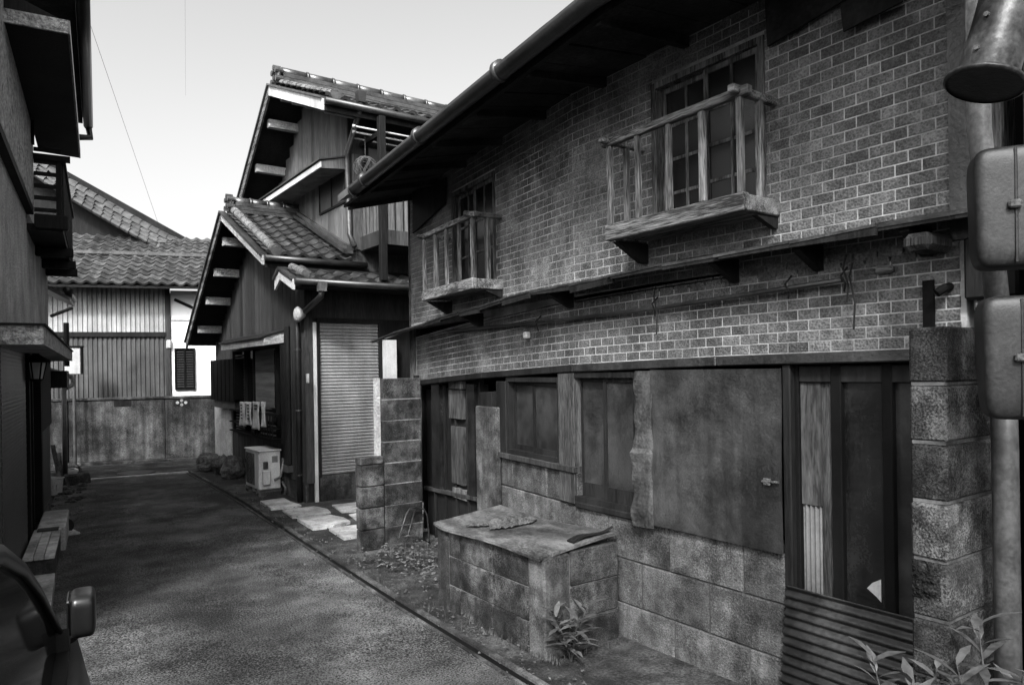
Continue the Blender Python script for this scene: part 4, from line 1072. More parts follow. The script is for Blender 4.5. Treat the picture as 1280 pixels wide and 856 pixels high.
# front wall of upper storey details: sliding door
MB().box(ident, UX+.25, UX+.95, UY0-.03, UY0+.018, 3.55, 4.9).build('door_frame', 'wood_dark', up_)
MB().box(ident, UX+.30, UX+.90, UY0-.036, UY0-.031, 3.6, 4.84).build('door_pane', 'glass_grey', up_)
MB().box(ident, UX+.06, UX+.2, UY0-.03, UY0+.018, 3.4, 4.72).build('pale_board', 'siding_up', up_)
# ---- laundry balcony
BY = 8.72
b0 = onY(478, 250, BY); bl = thing('laundry_balcony', 'laundry balcony with a tall post, slats and white drying poles on the upper floor', 'balcony', (b0.x+.5, 9.05, 3.0))
pz1, pz0 = onY(478, 146, BY).z, onY(478, 346, BY).z
MB().cbox(ident, b0.x-.045, b0.x+.045, BY-.045, BY+.045, pz0-.05, pz1, .006).build('post', 'wood_dark', bl)
fz0, fz1 = onY(478, 305, BY).z, onY(478, 287, BY).z
MB().box(ident, b0.x+.046, 6.0, BY-.03, BY+.03, fz0, fz1).build('front_beam', 'siding', bl)
MB().box(ident, b0.x-.03, b0.x+.03, BY+.046, UY0-.02, fz0, fz1).build('side_beam', 'siding', bl)
MB().box(ident, b0.x+.04, 6.0, BY+.035, UY0-.02, fz0-.02, fz0+.02).build('floor', 'wood_dark', bl)
rz = onY(478, 232, BY).z
MB().box(ident, b0.x-.02, b0.x+.02, BY+.046, UY0-.02, rz-.03, rz+.02).build('side_rail', 'wood_dark', bl)
MB().box(ident, b0.x+.046, 6.0, BY-.025, BY+.02, rz-.03, rz+.02).build('front_rail', 'wood_dark', bl)
for k in range(5):
    y = BY+.12+k*.115; MB().box(ident, b0.x-.012, b0.x+.012, y-.022, y+.022, fz1, rz-.03).build('side_slat', 'siding_up', bl)
for k in range(14):
    x = b0.x+.12+k*.125; MB().box(ident, x-.045, x+.045, BY-.012, BY+.012, fz1, rz-.03).build('front_slat', 'siding_up', bl)
tz = onY(478, 166, BY).z
MB().box(ident, b0.x-.025, b0.x+.025, BY+.046, UY0-.03, tz-.03, tz+.03).build('top_arm', 'wood_dark', bl)
for k, (dy, z) in enumerate(((.07, .06), (.27, .055), (.5, .05))):
    y = BY+dy; MB().tube([(b0.x-.34+.08*k, y, tz+z-.02), (6.0, y, tz+z-.02)], .012, 8).build('drying_pole', 'plastic_white', bl, smooth=True)
    MB().tube([(b0.x-.37+.08*k, y, tz+z-.02), (b0.x-.335+.08*k, y, tz+z-.02)], .02, 10).build('pole_cap', 'plastic_white', bl, smooth=True)
# wire hanger bundle under the poles
hg = MB(); hc = Vector((b0.x-.1, BY+.3, tz-.42))
random.seed(4)
for k in range(16):
    a0, e0 = R(0, pi), R(-.8, .8); pts = []
    for j in range(17):
        t_ = 2*pi*j/16; p = Vector((cos(t_), sin(t_), 0))*R(.16, .165)
        p = Matrix.Rotation(a0, 3, 'Z') @ Matrix.Rotation(pi/2+e0, 3, 'X') @ p; pts.append(hc+p)
    hg.tube(pts, .0035, 5)
hg.tube([hc+Vector((0, 0, .15)), hc+Vector((0, 0, .44))], .004, 5)
tag(hg.build('laundry_hanger', 'hanger_grey'), 'tangled round wire laundry hanger below the drying poles', 'hanger')
# ---- air conditioner
ay0 = onZ(331, 612, .08); X0, X1, Y0_, Y1_ = GX-.36, GX-.06, 10.12, 10.78
ac = thing('air_conditioner', 'white outdoor air conditioner unit on small feet against the timber wall', 'air conditioner', ((X0+X1)/2, (Y0_+Y1_)/2, 0))
MB().cbox(ident, X0, X1, Y0_, Y1_, .09, .62, .014).build('case', 'plastic_white', ac)
MB().cbox(ident, X0-.012, X1+.012, Y0_-.012, Y1_+.012, .615, .64, .008).build('top_cover', 'plastic_white', ac)
MB().cbox(ident, X0-.006, X0, Y0_+.2, Y1_-.04, .14, .58, .002).build('fan_grille', 'siding_up', ac)
for k in range(5):
    MB().tube([Vector((X0-.01, Y0_+.42+.05*(k+.2)*cos(2*pi*j/20), .36+.05*(k+.2)*sin(2*pi*j/20))) for j in range(21)], .004, 5).build('grille_ring', 'wood_dark', ac)
MB().cbox(ident, X0+.04, X0+.15, Y0_-.045, Y0_, .16, .36, .01).build('valve_cover', 'plastic_white', ac)
MB().cbox(ident, X0+.055, X0+.12, Y0_-.03, Y0_, .38, .48, .008).build('handle', 'pipe_grey', ac)
MB().box(ident, X1-.12, X1-.04, Y0_-.002, Y0_, .46, .55).build('rating_plate', 'siding_up', ac)
MB().tube([(X1-.1, Y0_-.02, .22), (X1-.02, Y0_-.05, .26), (X1+.02, Y0_-.03, .4), (X1+.05, Y0_+.05, .5)], .018, 8).build('hose', 'pipe_pale', ac, smooth=True)
for y in (Y0_+.06, Y1_-.06):
    MB().box(ident, X0-.02, X1+.02, y-.03, y+.03, .05, .092).build('foot', 'pipe_grey', ac)
    MB().box(ident, X0, X1, y-.05, y+.05, -.02, .052).build('foot', 'concrete', ac)
for i, (px, py) in enumerate(((318, 612), (324, 615))):
    p = onZ(px, py, .02); tag(MB().tube([(p.x, p.y, 0), (p.x, p.y, .06), (p.x, p.y, .085)], [.045, .03, .018], 12).build('plastic_cup', 'plastic_white', smooth=True), ('white upturned cup standing clear of the air conditioner on the verge', 'white upturned cup tucked beside the foot of the air conditioner')[i], 'cup', 'cups by the air conditioner')
# ---- rocks
def rock(px, py, sx, sy, sz, seed, label):
    random.seed(seed); p = onZ(px, py); ph = [R(0, 6) for _ in range(6)]
    def f(u, v):
        a = 2*pi*u; b = pi*(v-.5); d = Vector((cos(a)*cos(b), sin(a)*cos(b), sin(b)))
        k = 1+.14*sin(3*d.x+ph[0])+.13*sin(4*d.y+ph[1])+.1*sin(5*d.z+ph[2])+.06*sin(9*d.x+7*d.y+ph[3])
        k = min(k+.16*noise_.noise(d*2.3+Vector((seed*7, 0, 0)))+.07*noise_.noise(d*6), 1.12)
        return (p.x+d.x*sx*k, p.y+d.y*sy*k, max(-.02, sz*.55+d.z*sz*k*.75))
    tag(MB().grid(f, 20, 12).build('rock', 'rock', smooth=False), label, 'rock', 'rocks along the timber house')
rock(260, 588, .22, .27, .24, 1, 'rounded rock at the alley corner, farthest of three from the air conditioner')
rock(276, 593, .14, .2, .27, 2, 'dark upright rock squeezed between two paler rocks')
rock(290, 597, .2, .26, .27, 3, 'angular rock next to the air conditioner')

# ==================================================================== BACK: boundary wall and houses
P0 = Vector((.965, 16.05, 0)); P1 = Vector((3.37, 15.3, 0)); ub = (P1-P0).normalized(); nb_ = Vector((ub.y, -ub.x, 0))
def BM(s, v, z): return P0+ub*s+nb_*v+Vector((0, 0, z))
def bp(px, py, v=0):
    q = P0+nb_*v; p = hit(px, py, q, nb_); return (p-q).dot(ub), p.z
bwz = bp(170, 498)[1]
bw_ = thing('boundary_wall', 'stained concrete boundary wall across the end of the alley', 'wall', P0+ub*1.3)
bwz_all = [(-6, -.02), (-.05, 0)]
js = bp(207, 540)[0]
for a, b in ((-7, bp(86, 540)[0]-.02), (bp(86, 540)[0], js-.004), (js, 3.2), (3.205, 9)):
    MB().cbox(BM, a, b, -.12, 0, .06, bwz-.02, .01).build('panel', 'wall_stain', bw_)
MB().cbox(BM, -7, 9, -.14, .025, bwz-.02, bwz+.03, .01).build('coping', 'concrete', bw_)
MB().cbox(BM, -7, 9, -.16, .1, -.02, .062, .01).build('footing', 'concrete', bw_)
for px, mm in ((153, 'wood_dark'), (227, 'flag')):
    s, z = bp(px, 503, .01)
    vb = MB().box(BM, s-.15, s+.15, .001, .006, z-.075, z+.075).build('vent_block', 'wood_dark', bw_)
    for dx, dz in ((-.075, .0), (.075, 0), (0, .042), (0, -.042)):
        MB().tube([BM(s+dx, .005, z+dz), BM(s+dx, .012, z+dz)], .03, 10).build('vent_hole', mm, vb)
# corrugated house
HV = -.5
tk = thing('tiled_house', 'old house with corrugated metal walls and a wide tiled roof behind the boundary wall', 'house', BM(1.2, -2.5, 0))
ze = bp(150, 360, HV)[1]; zb1, zb2_ = bp(150, 421, HV)[1], bp(150, 415, HV)[1]
sE = bp(207, 430, HV)[0]; sW = -5.0
def corr(name, s0, s1, z0, z1, pitch, amp, m, parent, v=HV):
    n = int((s1-s0)/pitch*8)
    MB().grid(lambda u, w_: BM(s0+(s1-s0)*u, v+amp*(1 if (u*(s1-s0)/pitch) % 1 < .62 else -1), z0+(z1-z0)*w_), n, 1).build(name, m, parent)
corr('corrugated_wall', sW, sE, zb2_, ze+.1, .085, .010, 'corr_pale', tk)
corr('corrugated_wall', sW, sE, .3, zb1, .085, .010, 'corr_mid', tk)
MB().box(BM, sW, sE+.02, HV-.02, HV+.05, zb1, zb2_).build('band', 'wood_dark', tk)
MB().box(BM, sE, sE+.09, HV-.05, HV+.04, .3, ze+.1).build('corner_strip', 'siding', tk)
MB().box(BM, sW, sE, HV-3.2, HV-.06, .0, ze).build('wall_core', 'wood_dark', tk)
# tiled lower roof: eave to break
zr1 = ze+1.15
ev = HV+.5; rv = HV-1.6
ra, rb_ = BM(sW, rv, zr1+.15), BM(bp(255, 330, HV)[0]+.55, rv, zr1+.15)
dn = BM(0, ev, ze+.02)-BM(0, rv, zr1+.15)
tkr = MB().hexa([BM(sW, ev, ze-.05), BM(5.2, ev, ze-.05), BM(5.2, rv, zr1+.08), BM(sW, rv, zr1+.08), BM(sW, ev, ze-.0), BM(5.2, ev, ze-.0), BM(5.2, rv, zr1+.13), BM(sW, rv, zr1+.13)]).build('roof', 'wood_dark', tk)
x0t = bp(70, 300, HV)[0]-.5
tile_slope(tkr, BM(x0t, rv, zr1+.15), ub, dn, 4.6, dn.length, TF, .215, .2, jit=.02)
# small step course across the middle of the slope
mid = BM(x0t, rv, zr1+.15)+dn*.47+Vector((0, 0, .09))
MB().hexa([mid, mid+ub*4.6, mid+ub*4.6+dn*.02, mid+dn*.02]+[p+Vector((0, 0, .05)) for p in (mid, mid+ub*4.6, mid+ub*4.6+dn*.02, mid+dn*.02)]).build('step_course', 'tile', tkr)
# upper gable roof: rake falling to the right
ga_s, ga_z = bp(70, 215, rv+.1); gb_s, gb_z = bp(252, 322, rv+.1)
A_, B_ = BM(ga_s-1.2, rv+.1, ga_z+1.2*(ga_z-gb_z)/(gb_s-ga_s)), BM(gb_s+.5, rv+.1, gb_z-.2)
bk = -nb_*3.0
rk_ = MB().hexa([A_-Vector((0, 0, .16)), B_-Vector((0, 0, .16)), B_+bk-Vector((0, 0, .16)), A_+bk-Vector((0, 0, .16)), A_, B_, B_+bk, A_+bk]).build('upper_roof', 'tile_far', tk)
nn = 26
for i in range(nn):
    a, b = A_.lerp(B_, i/nn), A_.lerp(B_, (i+1.1)/nn)
    sag_ = Vector((0, 0, -.18*sin(pi*i/nn)))
    MB().tube([a+sag_+Vector((0, 0, .05))+nb_*.02, b+sag_+Vector((0, 0, .06))+nb_*.02], [.085, .1], 9).build('verge_tile', 'tile_far', rk_)
    for q_ in range(3): MB().tube([a+sag_+Vector((0, 0, -.08-.09*q_))+nb_*(.1+.09*q_), b+sag_+Vector((0, 0, -.07-.09*q_))+nb_*(.1+.09*q_)], [.055, .075], 9).build('verge_tile', 'tile_far', rk_)
MB().add([BM(sW, rv+.0, zr1), BM(gb_s, rv, zr1), BM(ga_s-1.0, rv, A_.z)], [(0, 1, 2)]).build('gable_wall', 'wood_dark', tk)
MB().hexa([A_+Vector((0, 0, -.32))+nb_*.04, B_+Vector((0, 0, -.32))+nb_*.04, B_+Vector((0, 0, -.32))-nb_*.02, A_+Vector((0, 0, -.32))-nb_*.02, A_+Vector((0, 0, -.18))+nb_*.04, B_+Vector((0, 0, -.18))+nb_*.04, B_+Vector((0, 0, -.18))-nb_*.02, A_+Vector((0, 0, -.18))-nb_*.02]).build('barge_board', 'wood_dark', tk)
# white house
wh = thing('white_house', 'white rendered house with a dark louvred window beside the corrugated house', 'house', BM(3.5, -2, 0))
MB().box(BM, sE+.10, 9, HV-3.5, HV-.01, 0, ze-.03).build('wall', 'white_wall', wh)
s0_, z0_ = bp(219, 487, HV); s1_, z1_ = bp(243.5, 435, HV)
lw = MB(); lw.box(BM, s0_, s1_, HV-.01, HV+.04, z0_, z0_+.03); lw.box(BM, s0_, s1_, HV-.01, HV+.04, z1_-.03, z1_)
for q in (s0_, (s0_+s1_)/2-.015, s1_-.03): lw.box(BM, q, q+.03, HV-.01, HV+.042, z0_+.03, z1_-.03)
lw = lw.build('louvred_window', 'black', wh)
MB().box(BM, s0_+.03, s1_-.03, HV-.008, HV+.004, z0_+.03, z1_-.03).build('pane', 'black', lw)
for k in range(15):
    z = z0_+.045+(z1_-z0_-.09)*k/15
    MB().hexa([BM(s0_+.03, HV+.01, z+.03), BM(s1_-.03, HV+.01, z+.03), BM(s1_-.03, HV+.03, z), BM(s0_+.03, HV+.03, z), BM(s0_+.03, HV+.01, z+.036), BM(s1_-.03, HV+.01, z+.036), BM(s1_-.03, HV+.03, z+.006), BM(s0_+.03, HV+.03, z+.006)]).build('slat', 'wood_dark', lw)
s, z = bp(211.5, 431, HV); MB().cbox(BM, s-.05, s+.05, HV-.01, HV+.07, z-.08, z+.1, .02).build('vent_cap', 'plastic_white', wh)
MB().box(BM, sE+.11, 9, HV-.01, HV+.006, bp(235, 401, HV)[1], bp(235, 399.5, HV)[1]).build('wall_joint', 'stucco', wh)
s, z = bp(235, 382, HV); MB().tube([BM(s-.25, HV+.03, z+.12), BM(s+.25, HV+.03, z-.12)], .03, 8).build('eave_pipe', 'wood_dark', wh)
# meter box by the left house
s, z = bp(91, 451, .3); p = BM(s, .3, z)
mt = thing('meter_box', 'white meter box with dark edge beyond the left house canopy', 'meter box', p-Vector((0, 0, .25)))
MB().cbox(BM, s-.14, s+.12, .2, .28, z-.25, z+.25, .01).build('case', 'plastic_white', mt); MB().box(BM, s-.14, s+.16, .19, .30, z+.252, z+.28).build('cap', 'black', mt)
MB().box(BM, s+.122, s+.15, .2, .28, z-.25, z+.25).build('edge', 'black', mt)
MB().tube([BM(s, .24, z-.25), BM(s, .24, -.02)], .03, 8).build('pole', 'pipe_grey', mt)

# ==================================================================== LEFT HOUSE
uL = Vector((.0975, 1, 0)).normalized(); nL = Vector((uL.y, -uL.x, 0)); L0 = Vector((.36, 9.6, 0))
def LM(y, v, z):     # y = world Y of the wall point
    return L0+uL*((y-9.6)/uL.y)+nL*v+Vector((0, 0, z))
lh = thing('stucco_house', 'dark stucco house with a slatted balcony, rough canopy and tiled lower wall', 'house', (-1.0, 8.2, 0))
YE = 11.35
MB().box(LM, 5.2, 8.2, -3.0, -.012, 0.15, 1.95).build('lower_wall', 'tile_small', lh)
# small tiles on the near lower wall
tiles = MB()
for r in range(60):
    z0_ = .2+r*.029
    for c in range(60):
        y0 = 6.0+c*.0335+(r % 2)*.0167
        if y0+.03 < 7.88: tiles.box(LM, y0, y0+.0305, -.014, -.004, z0_, z0_+.026)
stuff(tiles.build('wall_tiles', 'tile_small', lh))
MB().box(LM, 5.2, 8.2, -.3, .012, 0, .14).build('plinth', 'concrete', lh)
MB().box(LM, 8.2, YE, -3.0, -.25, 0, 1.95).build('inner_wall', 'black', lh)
# door and frames
for a, b, v in ((7.93, 8.05, .02), (8.6, 8.68, .0), (9.25, 9.42, .03)): MB().cbox(LM, a, b, -.24, v, .15, 1.95, .006).build('door_post', 'black', lh)
MB().box(LM, 8.06, 8.6, -.12, -.08, .2, 1.95).build('door_leaf', 'siding', lh); MB().box(LM, 8.68, 9.25, -.16, -.12, .2, 1.95).build('door_leaf', 'wood_dark', lh)
MB().box(LM, 9.43, YE, -.24, -.0, .12, 1.35).build('side_panel', 'siding', lh)
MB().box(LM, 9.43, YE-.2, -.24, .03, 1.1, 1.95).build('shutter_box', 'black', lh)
MB().box(LM, 9.43, YE, -.24, .012, 0, .115).build('plinth', 'concrete', lh)
# canopy slab with rough fascia
cz0, cz1 = 1.92, 2.03
MB().box(LM, 5.9, 12.0, -.3, .21, cz0, cz1).build('canopy', 'stucco', lh)
MB().box(LM, 5.86, 5.899, -.3, .25, cz0+.002, cz1+.02).build('canopy_fascia', 'stucco_rough', lh)
MB().box(LM, 5.9, 12.0, .211, .25, cz0+.002, cz1+.02).build('canopy_fascia', 'stucco_rough', lh)
MB().box(LM, 5.84, 12.02, -.3, .265, cz1+.021, cz1+.035).build('canopy_cap', 'wood_dark', lh)
# stucco walls above
MB().box(LM, 5.2, YE, -3.0, .0, cz1+.036, 3.3).build('middle_wall', 'stucco', lh)
MB().box(LM, 5.2, 8.2, -3.0, .06, 3.3, 4.95).build('upper_wall', 'stucco_rough', lh)
MB().box(LM, 5.2, 8.19, -.02, .058, 3.24, 3.299).build('wall_ledge', 'wood_dark', lh)
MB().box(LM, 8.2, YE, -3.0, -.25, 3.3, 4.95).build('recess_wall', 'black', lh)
MB().box(LM, 7.94, 8.0, .061, .085, 3.85, 4.95).build('rain_strip', 'black', lh)
# balcony
bz0, bz1 = 3.16, 3.80; BV = .29
bal = MB().box(LM, 8.2, 11.0, -.25, BV, bz0-.06, bz0).build('balcony_floor', 'wood_dark', lh)
MB().cbox(LM, 8.16, 8.24, .061, BV+.05, bz0-.05, bz0+.09, .01).build('floor_beam', 'wood_dark', bal)
for y in (9.2, 10.2, 10.95): MB().cbox(LM, y, y+.08, .0, BV+.06, bz0-.16, bz0-.06, .01).build('floor_beam', 'wood_dark', bal)
for k in range(6):
    z = bz0+.12+k*.115
    MB().box(LM, 8.2, 8.23, .061, BV, z, z+.035).build('near_bar', 'wood_dark', bal)
for k in range(24):
    y = 8.26+k*.118; MB().box(LM, y, y+.04, BV-.02, BV+.01, bz0, bz1-.04).build('side_bar', 'wood_dark', bal)
MB().box(LM, 8.18, 11.0, BV-.04, BV+.03, bz1-.04, bz1+.01).build('top_rail', 'wood_dark', bal)
MB().box(LM, 8.17, 8.22, .061, BV+.07, bz1-.03, bz1+.025).build('near_rail', 'wood_dark', bal)
MB().box(LM, 8.19, 8.235, BV-.05, BV-.005, bz0, bz1).build('corner_post', 'wood_dark', bal)
# hood and eave
HV_ = .42; hz0 = 4.06
MB().hexa([LM(5.8, .06, hz0), LM(9.0, .06, hz0), LM(9.0, HV_, hz0-.02), LM(5.8, HV_, hz0-.02), LM(5.8, .06, hz0+.2), LM(9.0, .06, hz0+.2), LM(9.0, HV_, hz0+.06), LM(5.8, HV_, hz0+.06)]).build('hood', 'wood_dark', lh)
MB().box(LM, 5.78, 5.799, .06, HV_+.005, hz0-.02, hz0+.07).build('hood_fascia', 'stucco_rough', lh)
MB().box(LM, 5.78, 9.0, HV_+.001, HV_+.015, hz0-.022, hz0+.068).build('hood_edge', 'sheet_metal', lh)
MB().box(LM, 5.2, 10.6, -3.2, .44, 4.9, 4.96).build('soffit', 'soffit', lh)
MB().hexa([LM(5.2, .46, 4.97), LM(10.6, .46, 4.97), LM(10.6, -3.2, 6.2), LM(5.2, -3.2, 6.2), LM(5.2, .46, 5.04), LM(10.6, .46, 5.04), LM(10.6, -3.2, 6.27), LM(5.2, -3.2, 6.27)]).build('roof', 'tile', lh)
MB().tube([LM(5.2, .5, 4.87), LM(10.55, .5, 4.87)], .055, 12).build('gutter', 'gutter', lh, smooth=True)
MB().tube([LM(10.5, .5, 4.85), LM(10.55, .52, 4.72), LM(10.4, .36, 4.66)], .04, 10).build('gutter_outlet', 'gutter', lh, smooth=True)
# small tiled eave and gutter past the balcony
p0_, p1_ = at(64, 352, 10.6), at(88, 378, 12.0)
MB().tube([LM(11.3, .22, 2.86), LM(12.3, .26, 2.82)], .05, 10).build('eave_roll', 'gutter', lh, smooth=True)
MB().hexa([LM(11.36, -.2, 2.98), LM(12.4, -.2, 2.98), LM(12.4, .28, 2.72), LM(11.36, .25, 2.72), LM(11.36, -.2, 3.03), LM(12.4, -.2, 3.03), LM(12.4, .28, 2.77), LM(11.36, .25, 2.77)]).build('rear_eave', 'tile', lh)
MB().box(LM, YE, 13.2, -3, -.3, 0, 3.0).build('rear_wall', 'siding', lh)
MB().tube([at(64, 395, 11.2), at(90, 385, 11.6)], .025, 8).build('eave_bracket', 'wood_dark', lh)
# low gutter under the canopy, downpipe
gy = 11.6
MB().tube([at(62, 462, 10.8), at(88, 470, 11.5), at(91, 474, 11.5), at(91, 481, 11.5), at(80, 486, 11.3)], .035, 10).build('low_gutter', 'pipe_pale', lh, smooth=True)
q = at(80, 486, 11.3); MB().tube([(q.x, q.y, q.z), (q.x, q.y, -.03)], .035, 10).build('downpipe', 'pipe_grey', lh, smooth=True)
q = at(83, 420, 11.9); MB().tube([(q.x, q.y, q.z+.22), (q.x, q.y, q.z-.5)], .04, 8).build('vent_pipe', 'black', lh)
MB().box(LM, YE+.02, 12.2, -.3, .2, 1.55, 1.78).build('eave_board', 'wood_dark', lh)
# lantern
ln = at(45, 462, 6.7)
la = thing('wall_lantern', 'old wall lantern hanging under the left house canopy beside the door', 'lantern', ln-Vector((0, 0, .1)))
MB().tube([ln+Vector((0, 0, .07)), ln+Vector((0, 0, .1)), ln+Vector((0, 0, .14)), ln+Vector((0, 0, .17))], [.125, .09, .03, .02], 8).build('roof', 'black', la)
MB().tube([ln+Vector((0, 0, .066)), ln+Vector((0, 0, -.085))], [.08, .05], 6).build('glass', 'lamp_glass', la)
for j in range(6):
    a = 2*pi*j/6; MB().tube([ln+Vector((cos(a)*.082, sin(a)*.082, .068)), ln+Vector((cos(a)*.052, sin(a)*.052, -.09))], .007, 5).build('bar', 'black', la)
MB().tube([ln+Vector((0, 0, -.085)), ln+Vector((0, 0, -.1)), ln+Vector((0, 0, -.12))], [.058, .05, .015], 8).build('base', 'black', la)
MB().tube([ln+Vector((0, 0, .17)), Vector((ln.x, ln.y, cz0+.005))], .01, 6).build('stem', 'black', la)
# steps in front of the left house
st1 = MB().hexa([LM(4.2, .013, -.02), LM(7.0, .013, -.02), LM(7.0, .24, -.02), LM(4.2, .3, -.02), LM(4.2, .013, .1), LM(7.0, .013, .1), LM(7.0, .24, .1), LM(4.2, .3, .1)]).build('concrete_step', 'flag')
tag(st1, 'long low concrete step beside the dark car', 'step')
wb = thing('wooden_step', 'step topped with three worn planks at the left house door', 'step', LM(7.6, .12, 0))
MB().box(LM, 7.02, 8.25, .015, .23, -.02, .215).build('base', 'concrete', wb)
for k in range(3): MB().cbox(LM, 7.0, 8.25, .018+k*.075, .018+k*.075+.071, .217, .245, .004).build('plank', 'flag', wb)
MB().box(LM, 8.1, 8.24, .05, .22, .246, .258).build('door_mat', 'siding', wb)
tag(MB().cbox(LM, 8.27, 9.3, .035, .27, -.02, .25, .012).build('concrete_landing', 'flag'), 'pale concrete landing beyond the plank step', 'step')
p = onZ(86, 667, .01); tag(MB().cbox(frame((p.x, p.y, 0), .2), -.07, .08, -.12, .12, 0, .035, .01).build('paving_stone', 'flag'), 'small loose pale slab lying on the road by the plank step', 'slab')
p = onZ(81, 660, .06); tag(MB().tube([(p.x-.0, p.y-.04, .09), (p.x, p.y+.05, .09)], .085, 16).build('cable_reel', 'rubber'), 'small dark rubber wheel lying beside the plank step', 'wheel')
# planters and clutter past the steps
def planter(px, py, w_, d_, h_, label, yaw=.1):
    p = onZ(px, py); M = frame((p.x, p.y, 0), yaw)
    t_ = thing('planter', label, 'planter', (p.x, p.y, 0))
    MB().hexa([M(-w_*.9, -d_*.9, 0), M(w_*.9, -d_*.9, 0), M(w_*.9, d_*.9, 0), M(-w_*.9, d_*.9, 0), M(-w_, -d_, h_), M(w_, -d_, h_), M(w_, d_, h_), M(-w_, d_, h_)]).build('trough', 'plastic_white', t_)
    MB().box(M, -w_*.88, w_*.88, -d_*.88, d_*.88, h_+.001, h_+.012).build('soil', 'earth', t_)
    for a, b, c, d in ((-w_-.01, w_+.01, -d_-.012, -d_+.01), (-w_-.01, w_+.01, d_-.01, d_+.012), (-w_-.012, -w_+.01, -d_+.011, d_-.011), (w_-.01, w_+.012, -d_+.011, d_-.011)): MB().box(M, a, b, c, d, h_-.02, h_+.02).build('rim', 'plastic_white', t_)
planter(78, 600, .2, .12, .15, 'long white plastic planter trough by the left house downpipe')
p = onZ(69, 618); t_ = thing('bucket', 'small white bucket standing against the left house', 'bucket', (p.x, p.y, 0))
MB().tube([(p.x, p.y, 0), (p.x, p.y, .24)], [.085, .11], 18, cap=False).build('pail', 'plastic_white', t_, smooth=True); MB().tube([(p.x, p.y, .005), (p.x, p.y, .15)], [.084, .1], 14).build('contents', 'earth', t_)
MB().tube([Vector((p.x+.112*cos(2*pi*k/20), p.y+.112*sin(2*pi*k/20), .24)) for k in range(21)], .008, 6).build('rim', 'plastic_white', t_)
for i, (a, b, y, lab) in enumerate((((66, 556), (76, 600), 13.2, 'weathered plank leaning on the wall past the left house'), ((73, 566), (79, 592), 13.3, 'short thin stick leaning behind the planter'))):
    A0, B0 = onY(*a, y+.15), onY(*b, y); B0.z = 0
    tag(MB().hexa([B0+Vector((-.03, 0, 0)), B0+Vector((.03, 0, 0)), B0+Vector((.03, .03, 0)), B0+Vector((-.03, .03, 0)), A0+Vector((-.03, 0, 0)), A0+Vector((.03, 0, 0)), A0+Vector((.03, .03, 0)), A0+Vector((-.03, .03, 0))]).build('plank' if i == 0 else 'stick', 'wood_grey_up'), lab, 'plank')
rb2 = MB(); random.seed(31)
for i in range(90):
    y = R(10.2, 13.7); x = left_x(y)-R(-.12, .35); sc = R(.015, .07); a = R(0, pi)
    rb2.cbox(frame((x, y, 0), a), -sc, sc, -sc*R(.5, .9), sc*.7, -.01, sc*R(.5, 1.1), sc*.3, sc*.15)
stuff(rb2.build('rubble', 'rock')); bpy.data.objects['rubble']['label'] = 'broken stones and rubble along the left road edge'
for i, (px, py, sc, lab) in enumerate(((96, 606, .16, 'grey stone block tipped on its edge beside the planter'), (93, 590, .13, 'pale stone piled behind the planter'))):
    p = onZ(px, py); tag(MB().cbox(frame((p.x, p.y, 0), .5+i), -sc, sc, -sc*.7, sc*.7, -.02, sc*1.1, .03, .03).build('stone', 'rock'), lab, 'stone')

# ==================================================================== CAR
cf = Vector((.098, 1, 0)).normalized(); crt = Vector((cf.y, -cf.x, 0)); C0 = Vector((.148, 2.38, 0))
def CM(l, f_, z): return C0+crt*l+cf*f_+Vector((0, 0, z))     # l: 0 at beltline right side, negative to the left; f: 0 at A-pillar foot
car = thing('parked_car', 'small dark car with folded wing mirror parked at the left edge', 'car', CM(-.72, -.8, 0))
WID = 1.46
def loft(rows_):     # rows of half sections, mirrored
    mb = MB(); n = len(rows_[0])
    for f_, sec in rows_ if False else []: pass
    return mb
# body shell: sections along f: list (f, [(l offset from centre, z)...]) right half from bottom to top
secs = []
for f_, hw, zb, zs, zt in ((-2.35, .60, .45, .75, .90), (-2.25, .68, .28, .75, .95), (-1.9, .735, .22, .72, .955), (-1.0, .745, .20, .72, .955), (-.2, .745, .20, .70, .95), (.05, .74, .20, .70, .94), (.35, .72, .21, .68, .90), (.65, .69, .22, .64, .83), (.88, .62, .26, .58, .74), (.98, .48, .34, .52, .62)):
    secs.append((f_, [(hw*.86, zb), (hw*.98, zb+.08), (hw+.065, (zb+zs)/2), (hw+.06, zs), (hw+.02, zt-.04), (hw-.04, zt), (hw*.5, zt+.02), (0, zt+.025)]))
mb = MB(); nS = len(secs[0][1])
for f_, sec in secs:
    ring = [(l, z) for l, z in sec]+[(-l, z) for l, z in reversed(sec[:-1])]
    mb.v += [tuple(CM(-WID/2+l, f_, z)) for l, z in ring]
nr = 2*nS-1
for i in range(len(secs)-1):
    for j in range(nr): mb.f.append((i*nr+j, i*nr+(j+1) % nr, (i+1)*nr+(j+1) % nr, (i+1)*nr+j))
mb.f.append(tuple(range(nr))); mb.f.append(tuple((len(secs)-1)*nr+j for j in reversed(range(nr))))
body = mb.build('body', 'car_paint', car, smooth=True)
